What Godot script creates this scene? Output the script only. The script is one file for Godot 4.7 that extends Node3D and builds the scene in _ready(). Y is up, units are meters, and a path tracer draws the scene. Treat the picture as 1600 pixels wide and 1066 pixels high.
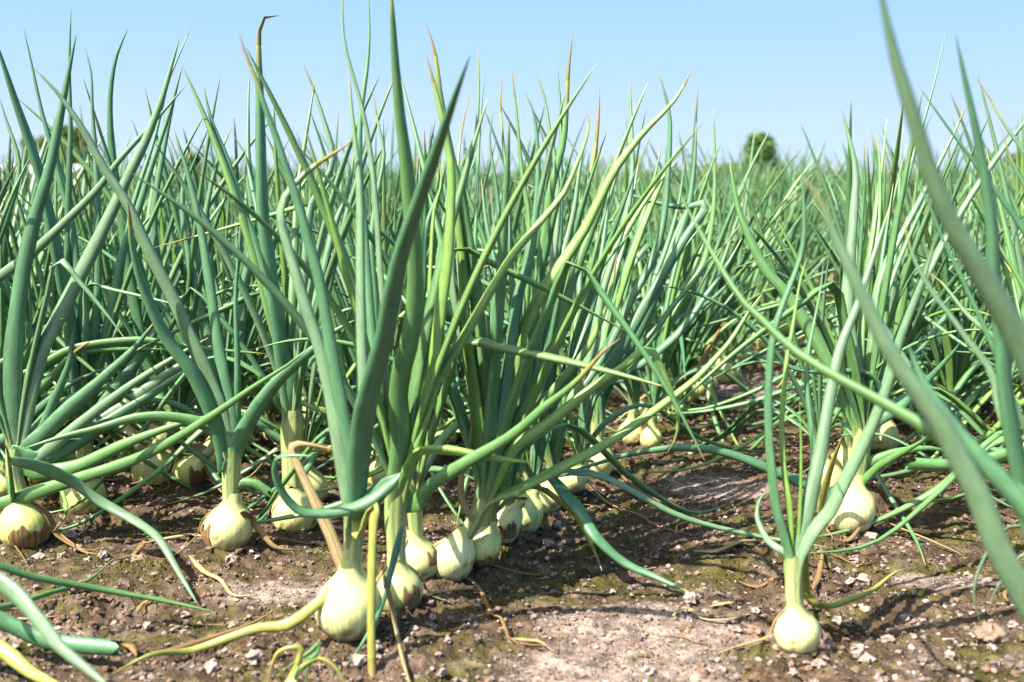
extends Node3D
# An onion field seen from low between its rows: pale bulbs sitting on stony, mossy soil, long tubular leaves.
# Pixel positions in the tables below are of the 1600 x 1066 photograph; each plant's distance comes from where its bulb meets the soil.

const EYE_H := 0.51
const FPX := 1700.0
const PITCH := 0.14198            # radians, looking down
const ROW_SLOPE := 0.43           # the rows run off to the right: metres sideways per metre ahead
const SUN_ELEV := 53.0
var rng := RandomNumberGenerator.new()
var n_big := FastNoiseLite.new()
var n_mid := FastNoiseLite.new()
var n_fine := FastNoiseLite.new()
var n_patch := FastNoiseLite.new()
var M := {}
var used := {}
var stone_mesh: ArrayMesh
var sand_spots: Array = []
var mounds: Array = []
const BULB_BASES := [[545, 1012, 104], [624, 962, 66], [657, 922, 56], [705, 918, 64], [752, 902, 52], [779, 864, 60], [815, 840, 56], [852, 805, 46], [893, 784, 42], [930, 750, 50], [1245, 1027, 72], [1324, 845, 68], [358, 874, 76], [462, 838, 62], [245, 762, 62], [300, 768, 46], [42, 858, 66]]

# ------------------------------------------------------------------ camera maths
func ray(px: float, py: float) -> Vector3:
	var y := -(py - 533.0) / FPX
	var c := cos(PITCH)
	var s := sin(PITCH)
	return Vector3((px - 800.0) / FPX, y * c - s, -y * s - c)

func at_depth(px: float, py: float, depth: float) -> Vector3:
	var d := ray(px, py)
	return Vector3(0, EYE_H, 0) + d * (depth / -d.z)

func on_level(px: float, py: float, h: float) -> Vector3:
	var d := ray(px, py)
	return Vector3(0, EYE_H, 0) + d * ((h - EYE_H) / d.y)

func px_size(px: float, depth: float) -> float:
	return px * depth / FPX

# ------------------------------------------------------------------ scene helpers
func numbered(called: String) -> String:
	if not used.has(called):
		used[called] = 0
		return called
	used[called] += 1
	return "%s_%03d" % [called, used[called]]

func thing(called: String, label: String, category: String, where: Vector3, group := "") -> Node3D:
	var o := Node3D.new()
	o.name = numbered(called)
	add_child(o)
	o.position = where
	tag(o, label, category, group)
	return o

func tag(o: Node, label: String, category: String, group := "", kind := "") -> void:
	o.set_meta("label", label)
	o.set_meta("category", category)
	if group != "":
		o.set_meta("group", group)
	if kind != "":
		o.set_meta("kind", kind)

func part(called: String, mesh: Mesh, m: Material, parent: Node) -> MeshInstance3D:
	var o := MeshInstance3D.new()
	o.name = called
	o.mesh = mesh
	o.material_override = m
	parent.add_child(o, true)
	return o

func solo(called: String, mesh: Mesh, m: Material, where: Vector3) -> MeshInstance3D:
	var o := MeshInstance3D.new()
	o.name = numbered(called)
	o.mesh = mesh
	o.material_override = m
	add_child(o)
	o.position = where
	return o

func array_mesh(v: PackedVector3Array, nn: PackedVector3Array, uv: PackedVector2Array, col: PackedColorArray, idx: PackedInt32Array) -> ArrayMesh:
	var a := []
	a.resize(Mesh.ARRAY_MAX)
	a[Mesh.ARRAY_VERTEX] = v
	a[Mesh.ARRAY_NORMAL] = nn
	if uv.size() > 0:
		a[Mesh.ARRAY_TEX_UV] = uv
	if col.size() > 0:
		a[Mesh.ARRAY_COLOR] = col
	a[Mesh.ARRAY_INDEX] = idx
	var m := ArrayMesh.new()
	m.add_surface_from_arrays(Mesh.PRIMITIVE_TRIANGLES, a)
	return m

# ------------------------------------------------------------------ the ground's relief
func sandy(x: float, d: float) -> float:
	var k := 0.0
	for s in sand_spots:
		var dx: float = (x - s.x) / s.z
		var dd: float = (d - s.y) / s.w
		k = maxf(k, 1.0 - sqrt(dx * dx + dd * dd))
	return clampf(k * 2.9 + 0.45 * n_patch.get_noise_2d(x * 300.0, d * 300.0) + 0.35 * n_fine.get_noise_2d(x * 30.0, d * 30.0), 0.0, 1.0)

func row_nearness(x: float, d: float) -> float:
	# 1 on a row of bulbs, 0 between the rows
	var u := x - ROW_SLOPE * (d - 1.19)
	var best := 9.0
	for r in [-1.26, -0.90, -0.54, -0.18, 0.31, 0.67, 1.03]:
		best = minf(best, absf(u - r))
	return clampf(1.0 - best / 0.13, 0.0, 1.0)

func gh(x: float, d: float, fine := 1.0) -> float:
	var h := 0.012 * n_big.get_noise_2d(x * 100.0, d * 100.0)
	if fine > 0.0:
		for q in mounds:                      # soil heaped in a collar round each bulb
			var e: float = (Vector2(x, d) - q[0]).length_squared() / q[1]
			if e < 4.0:
				h += 0.011 * exp(-e)
		var rough: float = 0.55 + 0.6 * row_nearness(x, d)
		rough *= 1.0 - 0.75 * sandy(x, d)
		var a := n_mid.get_noise_2d(x * 100.0, d * 100.0)
		var b := n_fine.get_noise_2d(x * 100.0, d * 100.0)
		h += fine * rough * (0.012 * a + 0.010 * (absf(b) * 2.0 - 0.5) + 0.006 * n_fine.get_noise_2d(x * 260.0 + 50.0, d * 260.0))
	return h

func ground_at(x: float, z: float) -> float:
	return gh(x, -z)

# ------------------------------------------------------------------ textures
func streak_texture(w: int, h: int, seed_: int, lines: float, depth: float, speck: float, bloom := 0.0) -> ImageTexture:
	# fine lengthwise veins with mottling, as on leaf and bulb skins (u runs round, v along); bloom: patches of pale wax, and dust
	var r := RandomNumberGenerator.new()
	r.seed = seed_
	var n := FastNoiseLite.new()
	n.seed = seed_
	n.frequency = 0.02
	var col := PackedFloat32Array()
	for x in w:
		var s := 0.5 + 0.5 * sin(TAU * lines * x / w + 1.5 * sin(TAU * 3.0 * x / w))
		col.append(1.0 - depth * (0.55 * s + 0.45 * r.randf()))
	var im := Image.create(w, h, false, Image.FORMAT_RGB8)
	for y in h:
		for x in w:
			var k: float = 0.86 * col[x] * (1.0 + 0.13 * n.get_noise_2d(x * 2.0, y * 0.5) + 0.10 * n.get_noise_2d(x * 9.0, y * 5.0))
			var wax := bloom * clampf(0.1 + 1.3 * n.get_noise_2d(x * 1.6 + 300.0, y * 0.9) + 0.6 * n.get_noise_2d(x * 7.0, y * 7.0 + 90.0), 0.0, 1.0)
			if r.randf() < speck:
				k *= 0.66
			elif r.randf() < bloom * 0.02:
				wax = 0.55
			var c := Color(k, k, k * (0.97 + 0.03 * col[x])).lerp(Color(1.0, 0.93, 1.0), wax * 0.6)
			im.set_pixel(x, y, c)
	im.generate_mipmaps()
	return ImageTexture.create_from_image(im)

func soil_textures() -> Array:
	# grit and crumbs of a soil tile, tone and relief
	var n := 1024
	var r := RandomNumberGenerator.new()
	r.seed = 91
	var a := FastNoiseLite.new()
	a.seed = 5
	a.frequency = 0.012
	a.fractal_octaves = 4
	var b := FastNoiseLite.new()
	b.seed = 8
	b.noise_type = FastNoiseLite.TYPE_CELLULAR
	b.frequency = 0.05
	var hgt := PackedFloat32Array()
	hgt.resize(n * n)
	var tone := PackedFloat32Array()
	tone.resize(n * n)
	var ia := a.get_seamless_image(n, n)
	var ib := b.get_seamless_image(n, n)
	for i in n * n:
		var x := i % n
		var y := i / n
		var p := ia.get_pixel(x, y).r
		var q := ib.get_pixel(x, y).r
		hgt[i] = 0.45 * p + 0.22 * q + 0.06 * r.randf()
		tone[i] = 0.60 + 0.55 * (p - 0.5) + 0.25 * (q - 0.5) + 0.26 * (r.randf() - 0.5)
	for k in 9000:                       # sand grains and tiny stones
		var cx := r.randi_range(0, n - 1)
		var cy := r.randi_range(0, n - 1)
		var rad := 1.0 + 3.6 * pow(r.randf(), 3.0)
		var t := r.randf_range(0.75, 1.0) if r.randf() < 0.7 else r.randf_range(0.25, 0.45)
		var R := int(ceil(rad))
		for dy in range(-R, R + 1):
			for dx in range(-R, R + 1):
				var e := float(dx * dx + dy * dy) / (rad * rad)
				if e < 1.0:
					var j := ((cy + dy + n) % n) * n + (cx + dx + n) % n
					tone[j] = t
					hgt[j] = maxf(hgt[j], 0.42 + 0.4 * sqrt(1.0 - e))
	var im := Image.create(n, n, false, Image.FORMAT_RGB8)
	var ih := Image.create(n, n, false, Image.FORMAT_L8)
	for i in n * n:
		var k := clampf(tone[i], 0.0, 1.0)
		im.set_pixel(i % n, i / n, Color(k, k * 0.985, k * 0.96))
		ih.set_pixel(i % n, i / n, Color(hgt[i], hgt[i], hgt[i]))
	return [ImageTexture.create_from_image(im), ImageTexture.create_from_image(ih)]

func mat(rough: float, tex: Texture2D = null, spec := 0.5) -> StandardMaterial3D:
	var m := StandardMaterial3D.new()
	m.vertex_color_use_as_albedo = true
	m.roughness = rough
	m.metallic_specular = spec
	if tex:
		m.albedo_texture = tex
	return m

func materials() -> void:
	M.leaf = mat(0.47, streak_texture(160, 640, 3, 24.0, 0.26, 0.004, 0.55))
	M.leaf.resource_name = "waxy onion leaf"
	M.dry = mat(0.85, streak_texture(128, 256, 4, 14.0, 0.42, 0.02), 0.3)
	M.dry.resource_name = "dried leaf"
	M.bulb = mat(0.36, streak_texture(512, 256, 6, 34.0, 0.13, 0.004))
	M.bulb.resource_name = "onion skin"
	var st := soil_textures()
	M.soil = mat(0.95, st[0], 0.25)
	M.soil.resource_name = "stony soil"
	M.soil.uv1_triplanar = true
	M.soil.uv1_world_triplanar = true
	M.soil.uv1_scale = Vector3.ONE * 2.1
	M.soil.heightmap_enabled = true
	M.soil.heightmap_texture = st[1]
	M.soil.heightmap_scale = 0.9
	M.stone = mat(0.85, null, 0.3)
	M.stone.resource_name = "pebble"
	M.tree = mat(0.7, null, 0.3)
	M.tree.resource_name = "foliage"
	M.bark = mat(0.9, null, 0.2)
	M.paint = mat(0.6, null, 0.4)

# ------------------------------------------------------------------ leaves
const TONE := {
	"b": Color(0.088, 0.238, 0.112), "g": Color(0.118, 0.285, 0.085), "y": Color(0.195, 0.375, 0.080), "p": Color(0.165, 0.305, 0.165),
	"l": Color(0.36, 0.40, 0.085), "t": Color(0.38, 0.24, 0.11), "c": Color(0.52, 0.41, 0.22)}

func smooth_path(p: PackedVector3Array, n: int) -> PackedVector3Array:
	# Catmull-Rom through the points, resampled evenly along its length
	var dense := PackedVector3Array()
	for i in p.size() - 1:
		var a := p[maxi(i - 1, 0)]
		var b := p[i]
		var c := p[i + 1]
		var d := p[mini(i + 2, p.size() - 1)]
		var l := b.distance_to(c)
		var m1 := (c - a)
		var m2 := (d - b)
		m1 = m1.normalized() * minf(m1.length() * 0.5, l)
		m2 = m2.normalized() * minf(m2.length() * 0.5, l)
		for k in 8:
			var t := k / 8.0
			var t2 := t * t
			var t3 := t2 * t
			dense.append(b * (2 * t3 - 3 * t2 + 1) + m1 * (t3 - 2 * t2 + t) + c * (-2 * t3 + 3 * t2) + m2 * (t3 - t2))
	dense.append(p[p.size() - 1])
	var cum := PackedFloat32Array([0.0])
	for i in range(1, dense.size()):
		cum.append(cum[i - 1] + dense[i].distance_to(dense[i - 1]))
	var out := PackedVector3Array()
	var j := 0
	for k in n + 1:
		var s := cum[cum.size() - 1] * k / n
		while j < cum.size() - 2 and cum[j + 1] < s:
			j += 1
		out.append(dense[j].lerp(dense[j + 1], clampf((s - cum[j]) / maxf(cum[j + 1] - cum[j], 1e-9), 0.0, 1.0)))
	return out

func leaf_colour(s: float, body: Color, tip: float, pale_base: float, wob: float) -> Color:
	var c := body * (1.0 + 0.12 * wob)
	c = c.lerp(Color(0.40, 0.46, 0.17), clampf(1.0 - s / maxf(pale_base, 0.001), 0.0, 1.0) * 0.85)
	if tip > 0.0:
		c = c.lerp(Color(0.36, 0.35, 0.07), clampf((s - (1.0 - 2.2 * tip)) / (1.1 * tip), 0.0, 1.0))
		c = c.lerp(Color(0.50, 0.35, 0.21), clampf((s - (1.0 - tip)) / (0.45 * tip), 0.0, 1.0))
	return Color(c.r, c.g, c.b)

func leaf_arrays(path: PackedVector3Array, width: float, face: Vector3, body: Color, o: Dictionary, sides: int, s0 := 0.0, s1 := 1.0, k0 := 0, k1 := -1) -> Array:
	# a hollow leaf, flattened towards its foot and round towards its tip; rings k0..k1 of the path
	var n := path.size() - 1
	if k1 < 0:
		k1 = n
	var v := PackedVector3Array()
	var nn := PackedVector3Array()
	var uv := PackedVector2Array()
	var col := PackedColorArray()
	var idx := PackedInt32Array()
	var cut: bool = o.get("cut", false)
	var flat: float = o.get("flat", 0.5)
	var tip: float = o.get("tip", 0.03)
	var pale: float = o.get("pale", 0.10)
	var seed_ := rng.randf() * 100.0
	var t := (path[1] - path[0]).normalized()
	var nrm := (face - t * face.dot(t))
	if nrm.length() < 0.05:
		nrm = t.cross(Vector3(0.3, 0.2, 0.9))
	nrm = nrm.normalized()
	for i in n + 1:
		var tn := (path[mini(i + 1, n)] - path[maxi(i - 1, 0)]).normalized()
		nrm = (nrm - tn * nrm.dot(tn)).normalized()
		var side := tn.cross(nrm)
		var s := s0 + (s1 - s0) * i / n
		var w: float
		if s < 0.18:
			w = lerpf(o.get("foot", 0.55), 1.0, pow(s / 0.18, 0.8))
		elif cut:
			w = 1.0 - 0.15 * (s - 0.18)
		else:
			w = pow(maxf(1.0 - (s - 0.18) / 0.82, 0.0), 0.62)
		w *= 1.0 + 0.035 * sin(seed_ + s * 23.0) + 0.025 * sin(seed_ * 3.0 + s * 51.0)
		w = maxf(w, 0.03)
		var th := lerpf(flat, 0.85, clampf(s * 1.15, 0.0, 1.0))
		if i > 0 and i < n:                   # a hollow leaf collapses where it folds
			var fold := clampf(((path[i] - path[i - 1]).angle_to(path[i + 1] - path[i]) - 0.16) / 0.4, 0.0, 1.0)
			th *= lerpf(1.0, 0.35, fold)
			w *= lerpf(1.0, 1.22, fold)
		var wob := n_mid.get_noise_2d(seed_ * 10.0, s * 60.0)
		if i < k0 or i > k1:
			continue
		for k in sides + 1:
			var a := TAU * k / sides
			var cx := cos(a)
			var cy := sin(a)
			var fl := 1.0 if cy < 0.0 else lerpf(0.45, 1.0, clampf(s * 1.6, 0.0, 1.0))   # the inner side is flatter
			var torn := tn * (width * 0.4 * (sin(a * 3.0 + seed_) + 0.7 * sin(a * 7.0 + seed_ * 2.0))) if cut and i == n else Vector3.ZERO
			v.append(path[i] + torn + side * (cx * width * 0.5 * w) - nrm * (cy * width * 0.5 * w * th * fl))
			nn.append((side * (cx * th * fl) - nrm * cy).normalized())
			uv.append(Vector2(float(k) / sides, s * 1.7))
			col.append(leaf_colour(s, body, tip, pale, wob + 0.25 * sin(a * 3.0 + seed_)))
	var rings := k1 - k0 + 1
	for i in rings - 1:
		for k in sides:
			var a0 := i * (sides + 1) + k
			var b0 := a0 + sides + 1
			idx.append_array([a0, b0, a0 + 1, a0 + 1, b0, b0 + 1])
	return [v, nn, uv, col, idx]

func leaf_mesh(path: PackedVector3Array, width: float, face: Vector3, body: Color, o: Dictionary, sides := 10, k0 := 0, k1 := -1) -> ArrayMesh:
	var a := leaf_arrays(path, width, face, body, o, sides, 0.0, 1.0, k0, k1)
	return array_mesh(a[0], a[1], a[2], a[3], a[4])

# ------------------------------------------------------------------ bulbs and necks
const PROFILE := [[0.02, -0.95], [0.40, -0.90], [0.70, -0.72], [0.91, -0.40], [1.0, -0.02], [0.965, 0.30], [0.865, 0.55], [0.70, 0.77], [0.53, 0.98], [0.425, 1.24], [0.37, 1.58]]

func bulb_mesh(R: float, neck_r: float, axis: Vector3, tint: float, dirt: float, sides := 28) -> ArrayMesh:
	var v := PackedVector3Array()
	var nn := PackedVector3Array()
	var uv := PackedVector2Array()
	var col := PackedColorArray()
	var idx := PackedInt32Array()
	var pts: Array = []
	for i in PROFILE.size() - 1:
		for k in 2:
			pts.append([lerpf(PROFILE[i][0], PROFILE[i + 1][0], k * 0.5), lerpf(PROFILE[i][1], PROFILE[i + 1][1], k * 0.5)])
	pts.append(PROFILE[PROFILE.size() - 1])
	var seed_ := rng.randf() * 50.0
	var bump_a := rng.randf() * TAU
	for i in pts.size():
		var r: float = pts[i][0]
		var y: float = pts[i][1]
		if y > 0.8:
			r = lerpf(r, neck_r / R, clampf((y - 0.9) / 0.72, 0.0, 1.0))
		var pa: Array = pts[maxi(i - 1, 0)]
		var pb: Array = pts[mini(i + 1, pts.size() - 1)]
		var slope := Vector2(pb[1] - pa[1], -(pb[0] - pa[0])).normalized()
		var tilt := clampf((y + 0.6) / 2.0, 0.0, 1.0)
		var c := Vector3(0, y * R, 0).lerp(axis * (y * R), tilt)
		for k in sides + 1:
			var a := TAU * k / sides
			var wob := 1.0 + 0.018 * sin(a * 7.0 + seed_) + 0.03 * cos(a - bump_a)
			v.append(c + Vector3(cos(a), 0, sin(a)) * (r * R * wob))
			nn.append(Vector3(cos(a) * slope.x, slope.y, sin(a) * slope.x).normalized())
			uv.append(Vector2(float(k) / sides, 0.5 - y * 0.3))
			var belly := Color(0.80, 0.79, 0.40).lerp(Color(0.66, 0.71, 0.21), tint)
			var q := belly.lerp(Color(0.48, 0.58, 0.22), clampf((y - 0.35) / 1.2, 0.0, 1.0))
			# soil clinging to the underside, in blotches
			var stain := n_fine.get_noise_3d(cos(a) * 60.0 + seed_ * 9.0, y * 60.0, sin(a) * 60.0)
			if stain + dirt * (-y) * 1.6 - 0.30 > 0.12 or stain > 0.56 + 0.3 * (1.0 - dirt):
				q = q.lerp(Color(0.17, 0.12, 0.08), 0.75)
			col.append(Color(q.r, q.g, q.b))
	for i in pts.size() - 1:
		for k in sides:
			var a0 := i * (sides + 1) + k
			var b0 := a0 + sides + 1
			idx.append_array([a0, a0 + 1, b0, a0 + 1, b0 + 1, b0])
	return array_mesh(v, nn, uv, col, idx)

func skin_mesh(R: float, a_from: float, a_to: float, y_lo: float, y_hi: float) -> ArrayMesh:
	# a torn patch of papery outer skin, standing a little off the bulb
	var v := PackedVector3Array()
	var nn := PackedVector3Array()
	var uv := PackedVector2Array()
	var col := PackedColorArray()
	var idx := PackedInt32Array()
	var nu := 14
	var nv := 6
	for j in nv + 1:
		for i in nu + 1:
			var u := float(i) / nu
			var a := lerpf(a_from, a_to, u)
			var top := y_hi + 0.16 * sin(u * 9.0 + R * 400.0) + 0.10 * sin(u * 23.0)
			var y := lerpf(y_lo, top, float(j) / nv)
			var r := sqrt(maxf(1.0 - y * y * 0.95, 0.05)) * (1.035 + 0.05 * pow(float(j) / nv, 3.0) * (0.5 + 0.5 * sin(u * 14.0)))
			v.append(Vector3(cos(a) * r, y, sin(a) * r) * R)
			nn.append(Vector3(cos(a), y * 0.9, sin(a)).normalized())
			uv.append(Vector2(u * 0.5, float(j) / nv * 0.4))
			var c := Color(0.46, 0.32, 0.13).lerp(Color(0.24, 0.12, 0.08), clampf(0.5 + 0.9 * n_fine.get_noise_2d(u * 90.0 + R * 900.0, j * 12.0), 0.0, 1.0))
			col.append(Color(c.r, c.g, c.b))
	for j in nv:
		for i in nu:
			var a0 := j * (nu + 1) + i
			var b0 := a0 + nu + 1
			idx.append_array([a0, a0 + 1, b0, a0 + 1, b0 + 1, b0])
	return array_mesh(v, nn, uv, col, idx)

func neck_mesh(path: PackedVector3Array, r0: float, r1: float) -> ArrayMesh:
	# the sheath between bulb and leaves: ribbed, flattening towards the fork and closing round the feet of the leaves
	var v := PackedVector3Array()
	var nn := PackedVector3Array()
	var uv := PackedVector2Array()
	var col := PackedColorArray()
	var idx := PackedInt32Array()
	var n := path.size() - 1
	var sides := 22
	var sd := rng.randf() * 9.0
	var turn := rng.randf_range(-0.6, 0.6)
	for i in n + 1:
		var tn := (path[mini(i + 1, n)] - path[maxi(i - 1, 0)]).normalized()
		var side := tn.cross(Vector3(0, 0, 1)).normalized().rotated(tn, turn)
		var up := side.cross(tn).normalized()
		var s := float(i) / n
		var r := lerpf(r0, r1, s) * (1.0 + 0.05 * sin(sd + s * 7.0))
		if s > 0.84:
			r *= lerpf(1.0, 0.62, (s - 0.84) / 0.16)
		for k in sides + 1:
			var a := TAU * k / sides
			var lip := 0.16 * s * sin(a + sd) * r                 # one sheath ends lower than the next
			var wide := 1.0 + 0.16 * s
			var dir := side * cos(a) + up * sin(a)
			var rib := 1.0 + 0.035 * sin(a * 8.0 + sd) + 0.02 * sin(a * 3.0 + s * 4.0)
			v.append(path[i] + (side * cos(a) * wide + up * sin(a) / wide) * r * rib + tn * lip)
			nn.append((dir - (side * -sin(a) + up * cos(a)) * 0.25 * cos(a * 8.0 + sd)).normalized())
			uv.append(Vector2(float(k) / sides, s * 0.5))
			var vein := 0.5 + 0.5 * sin(a * 8.0 + sd + 0.6 * sin(s * 5.0))
			var c := Color(0.52, 0.59, 0.26).lerp(Color(0.22, 0.36, 0.12), clampf(s * 0.75 + 0.25 * sin(a * 2.0 + sd + s) + 0.35 * vein - 0.15, 0.0, 1.0))
			if n_fine.get_noise_3d(a * 30.0 + sd * 50.0, s * 40.0, sd) > 0.42:
				c = c.lerp(Color(0.20, 0.15, 0.10), 0.55)         # specks of soil
			col.append(Color(c.r, c.g, c.b))
	for i in n:
		for k in sides:
			var a0 := i * (sides + 1) + k
			var b0 := a0 + sides + 1
			idx.append_array([a0, a0 + 1, b0, a0 + 1, b0 + 1, b0])
	return array_mesh(v, nn, uv, col, idx)

# ------------------------------------------------------------------ a plant read off the photograph
# base: pixel where the bulb meets the soil; bulb_px: its width; neck: pixels up the sheath to the fork; leaves: [width px, depth gain at tip, tone, [x, y, ...], {options}]
func read_plant(label: String, base: Array, bulb_px: float, neck: Array, leaves: Array, o := {}) -> Node3D:
	var g := on_level(base[0], base[1], 0.0)
	var depth := -g.z
	var R := px_size(bulb_px, depth) * (0.54 if bulb_px > 70.0 else 0.62)
	depth += R * 0.5
	var c := on_level(base[0], base[1], 0.0) + Vector3(0, 0, -R * 0.5)
	c.x = at_depth(base[0], base[1], depth).x
	var foot := gh(c.x, depth)
	var root := thing(o.get("called", "onion_plant"), label, "onion plant", Vector3(c.x, foot, c.z), o.get("group", ""))
	var centre := Vector3(0, R * o.get("rise", 0.60), 0)
	var off := root.position
	var np := PackedVector3Array()
	for i in range(0, neck.size(), 2):
		np.append(at_depth(neck[i], neck[i + 1], depth) - off)
	var axis := (np[0] - centre).normalized()
	axis = (axis + Vector3(0, 0.18, 0)).normalized()
	var nr: float = px_size(o.get("neck", maxf(bulb_px * 0.30, 14.0)), depth) * 0.5
	var b := part("bulb", bulb_mesh(R, nr, axis, o.get("tint", 0.3), o.get("dirt", 0.6)), M.bulb, root)
	b.position = centre
	if o.has("skin"):
		var k: Array = o.skin
		part("papery_skin", skin_mesh(R, k[0], k[1], k[2], k[3]), M.dry, b)
	var full := PackedVector3Array([centre + axis * R * 1.45])
	full.append_array(np)
	part("neck", neck_mesh(smooth_path(full, 12), nr * 1.02, nr * 1.12), M.bulb, root)
	if bulb_px < 90.0 and bulb_px > 25.0:
		for k in rng.randi_range(1, 3):
			var a := rng.randf_range(-0.7, 0.45) + PI * rng.randi_range(0, 1)
			var dr := Vector3(cos(a), 0, sin(a))
			var ln := rng.randf_range(1.8, 3.6) * R
			var e1 := dr * ln + Vector3(-dr.z, 0, dr.x) * rng.randf_range(-0.6, 0.6) * ln * 0.5
			var e2 := e1 * 1.35 + Vector3(-dr.z, 0, dr.x) * rng.randf_range(-0.5, 0.5) * ln * 0.5
			for e in [0, 1]:
				var q3 := off + (e1 if e == 0 else e2)
				var hh := gh(q3.x, -q3.z) - off.y + 0.004
				if e == 0:
					e1.y = hh
				else:
					e2.y = hh
			var dp := PackedVector3Array([centre + axis * R * 1.15 + dr * R * 0.4, centre + Vector3(0, R * 0.45, 0) + dr * R * 0.98, centre * 0.6 + dr * R * 1.25, e1, e2])
			part("dried_leaf", leaf_mesh(smooth_path(dp, 16), R * rng.randf_range(0.14, 0.30), dr, TONE["t"].lerp(TONE["c"], rng.randf()) * rng.randf_range(0.8, 1.3), {"tip": 0.0, "pale": 0.001, "flat": 0.12, "foot": 0.8}, 8), M.dry, root)
	var fork := np[np.size() - 1]
	var neck_dir := (fork - full[full.size() - 2]).normalized()
	for lf in leaves:
		var q: Array = lf[3]
		var lo: Dictionary = lf[4] if lf.size() > 4 else {}
		var pts := PackedVector3Array()
		var total := 0.0
		for i in range(2, q.size(), 2):
			total += Vector2(q[i] - q[i - 2], q[i + 1] - q[i - 1]).length()
		var run := 0.0
		for i in range(0, q.size(), 2):
			if i > 0:
				run += Vector2(q[i] - q[i - 2], q[i + 1] - q[i - 1]).length()
			var s := run / total
			if lo.has("h"):
				var hs: Array = lo.h
				var f := s * (hs.size() - 1)
				var j := mini(int(f), hs.size() - 2)
				var hh := lerpf(hs[j], hs[j + 1], f - j)
				var w3 := on_level(q[i], q[i + 1], hh)
				if hh < 0.05:
					w3.y = hh + maxf(gh(w3.x, -w3.z), gh(w3.x + 0.01, -w3.z))
				pts.append(w3 - off)
			else:
				pts.append(at_depth(q[i], q[i + 1], depth + lo.get("d0", 0.0) + lf[1] * pow(s, 1.2)) - off)
		if not lo.get("free", false):
			if pts[0].distance_to(fork) < 0.03 and pts.size() > 2:
				pts.remove_at(0)
			var away := (pts[0] - fork)
			away = (away - neck_dir * away.dot(neck_dir)).normalized()
			var low := rng.randf_range(0.004, 0.022)
			pts.insert(0, fork - neck_dir * low * 0.4 + away * nr * 0.45)
			pts.insert(0, fork - neck_dir * (low + 0.022) + away * nr * 0.22)
			lo = lo.duplicate()
			lo["foot"] = clampf(1.9 * nr / (px_size(lf[0], depth)), 0.45, 1.15)
		var path := smooth_path(pts, 30)
		var mid_depth: float = -(path[8] + off).z
		var width := px_size(lf[0], mid_depth) * 1.04
		var to_eye := (Vector3(0, EYE_H, 0) - (path[8] + off)).normalized()
		var face := to_eye.rotated((path[9] - path[8]).normalized(), lo.get("turn", rng.randf_range(-1.1, 0.5)))
		var body: Color = TONE[lf[2]] * rng.randf_range(0.9, 1.1)
		if not lo.has("tip"):
			lo = lo.duplicate()
			lo["tip"] = [0.0, 0.015, 0.02, 0.035][rng.randi_range(0, 3)]
		if lo.has("h") or lf[2] in ["t", "c", "l"]:
			lo = lo.duplicate()
			lo["pale"] = 0.001
		var m: Material = M.dry if lf[2] in ["t", "c"] else M.leaf
		if lo.tip >= 0.03:
			var k := int(30.0 * (1.0 - lo.tip))
			var l := part("leaf", leaf_mesh(path, width, face, body, lo, 12, 0, k), m, root)
			part("dry_tip", leaf_mesh(path, width, face, body, lo, 12, k, 30), M.dry, l)
		else:
			part("leaf", leaf_mesh(path, width, face, body, lo, 12), m, root)
	var extra: int = o.get("fill", 4 if bulb_px > 28.0 and bulb_px < 70.0 else 0)
	var az := rng.randf_range(-0.4, 0.4)
	for k in extra:
		var w := wild_leaf_path(k + 1, extra + 3, az, fork, rng.randf_range(0.92, 1.12), rng, 22)
		part("leaf", leaf_mesh(w[0], w[2] * 1.2, -w[1], wild_tone(rng), {"tip": [0.0, 0.02][k % 2]}, 10), M.leaf, root)
	for k in o.get("low", 1 if extra > 0 else 0):
		part("leaf", leaf_mesh(flopped(fork, rng), rng.randf_range(0.013, 0.019), Vector3.UP, wild_tone(rng), {"tip": 0.0}, 10), M.leaf, root)
	return root

func flopped(top: Vector3, r: RandomNumberGenerator) -> PackedVector3Array:
	# a leaf that has bent over and lies along the soil
	var a3 := r.randf() * TAU
	var dr := Vector3(cos(a3), 0, -absf(sin(a3)) * 0.7 - 0.05).normalized()
	var sd := Vector3(-dr.z, 0, dr.x) * r.randf_range(-0.08, 0.08)
	var hh := r.randf_range(0.02, 0.09)
	var foot := Vector3(top.x, 0, top.z)
	return smooth_path(PackedVector3Array([top - Vector3(0, 0.01, 0), top + dr * 0.05 + Vector3(0, hh * 0.7, 0), top + dr * 0.13 + sd * 0.4 + Vector3(0, hh, 0), foot + dr * 0.24 + Vector3(0, top.y * 0.55 + hh * 0.4, 0) + sd * 0.8, foot + dr * 0.34 + Vector3(0, 0.025, 0) + sd, foot + dr * 0.43 + Vector3(0, 0.016, 0) + sd * 1.8]), 20)

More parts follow.
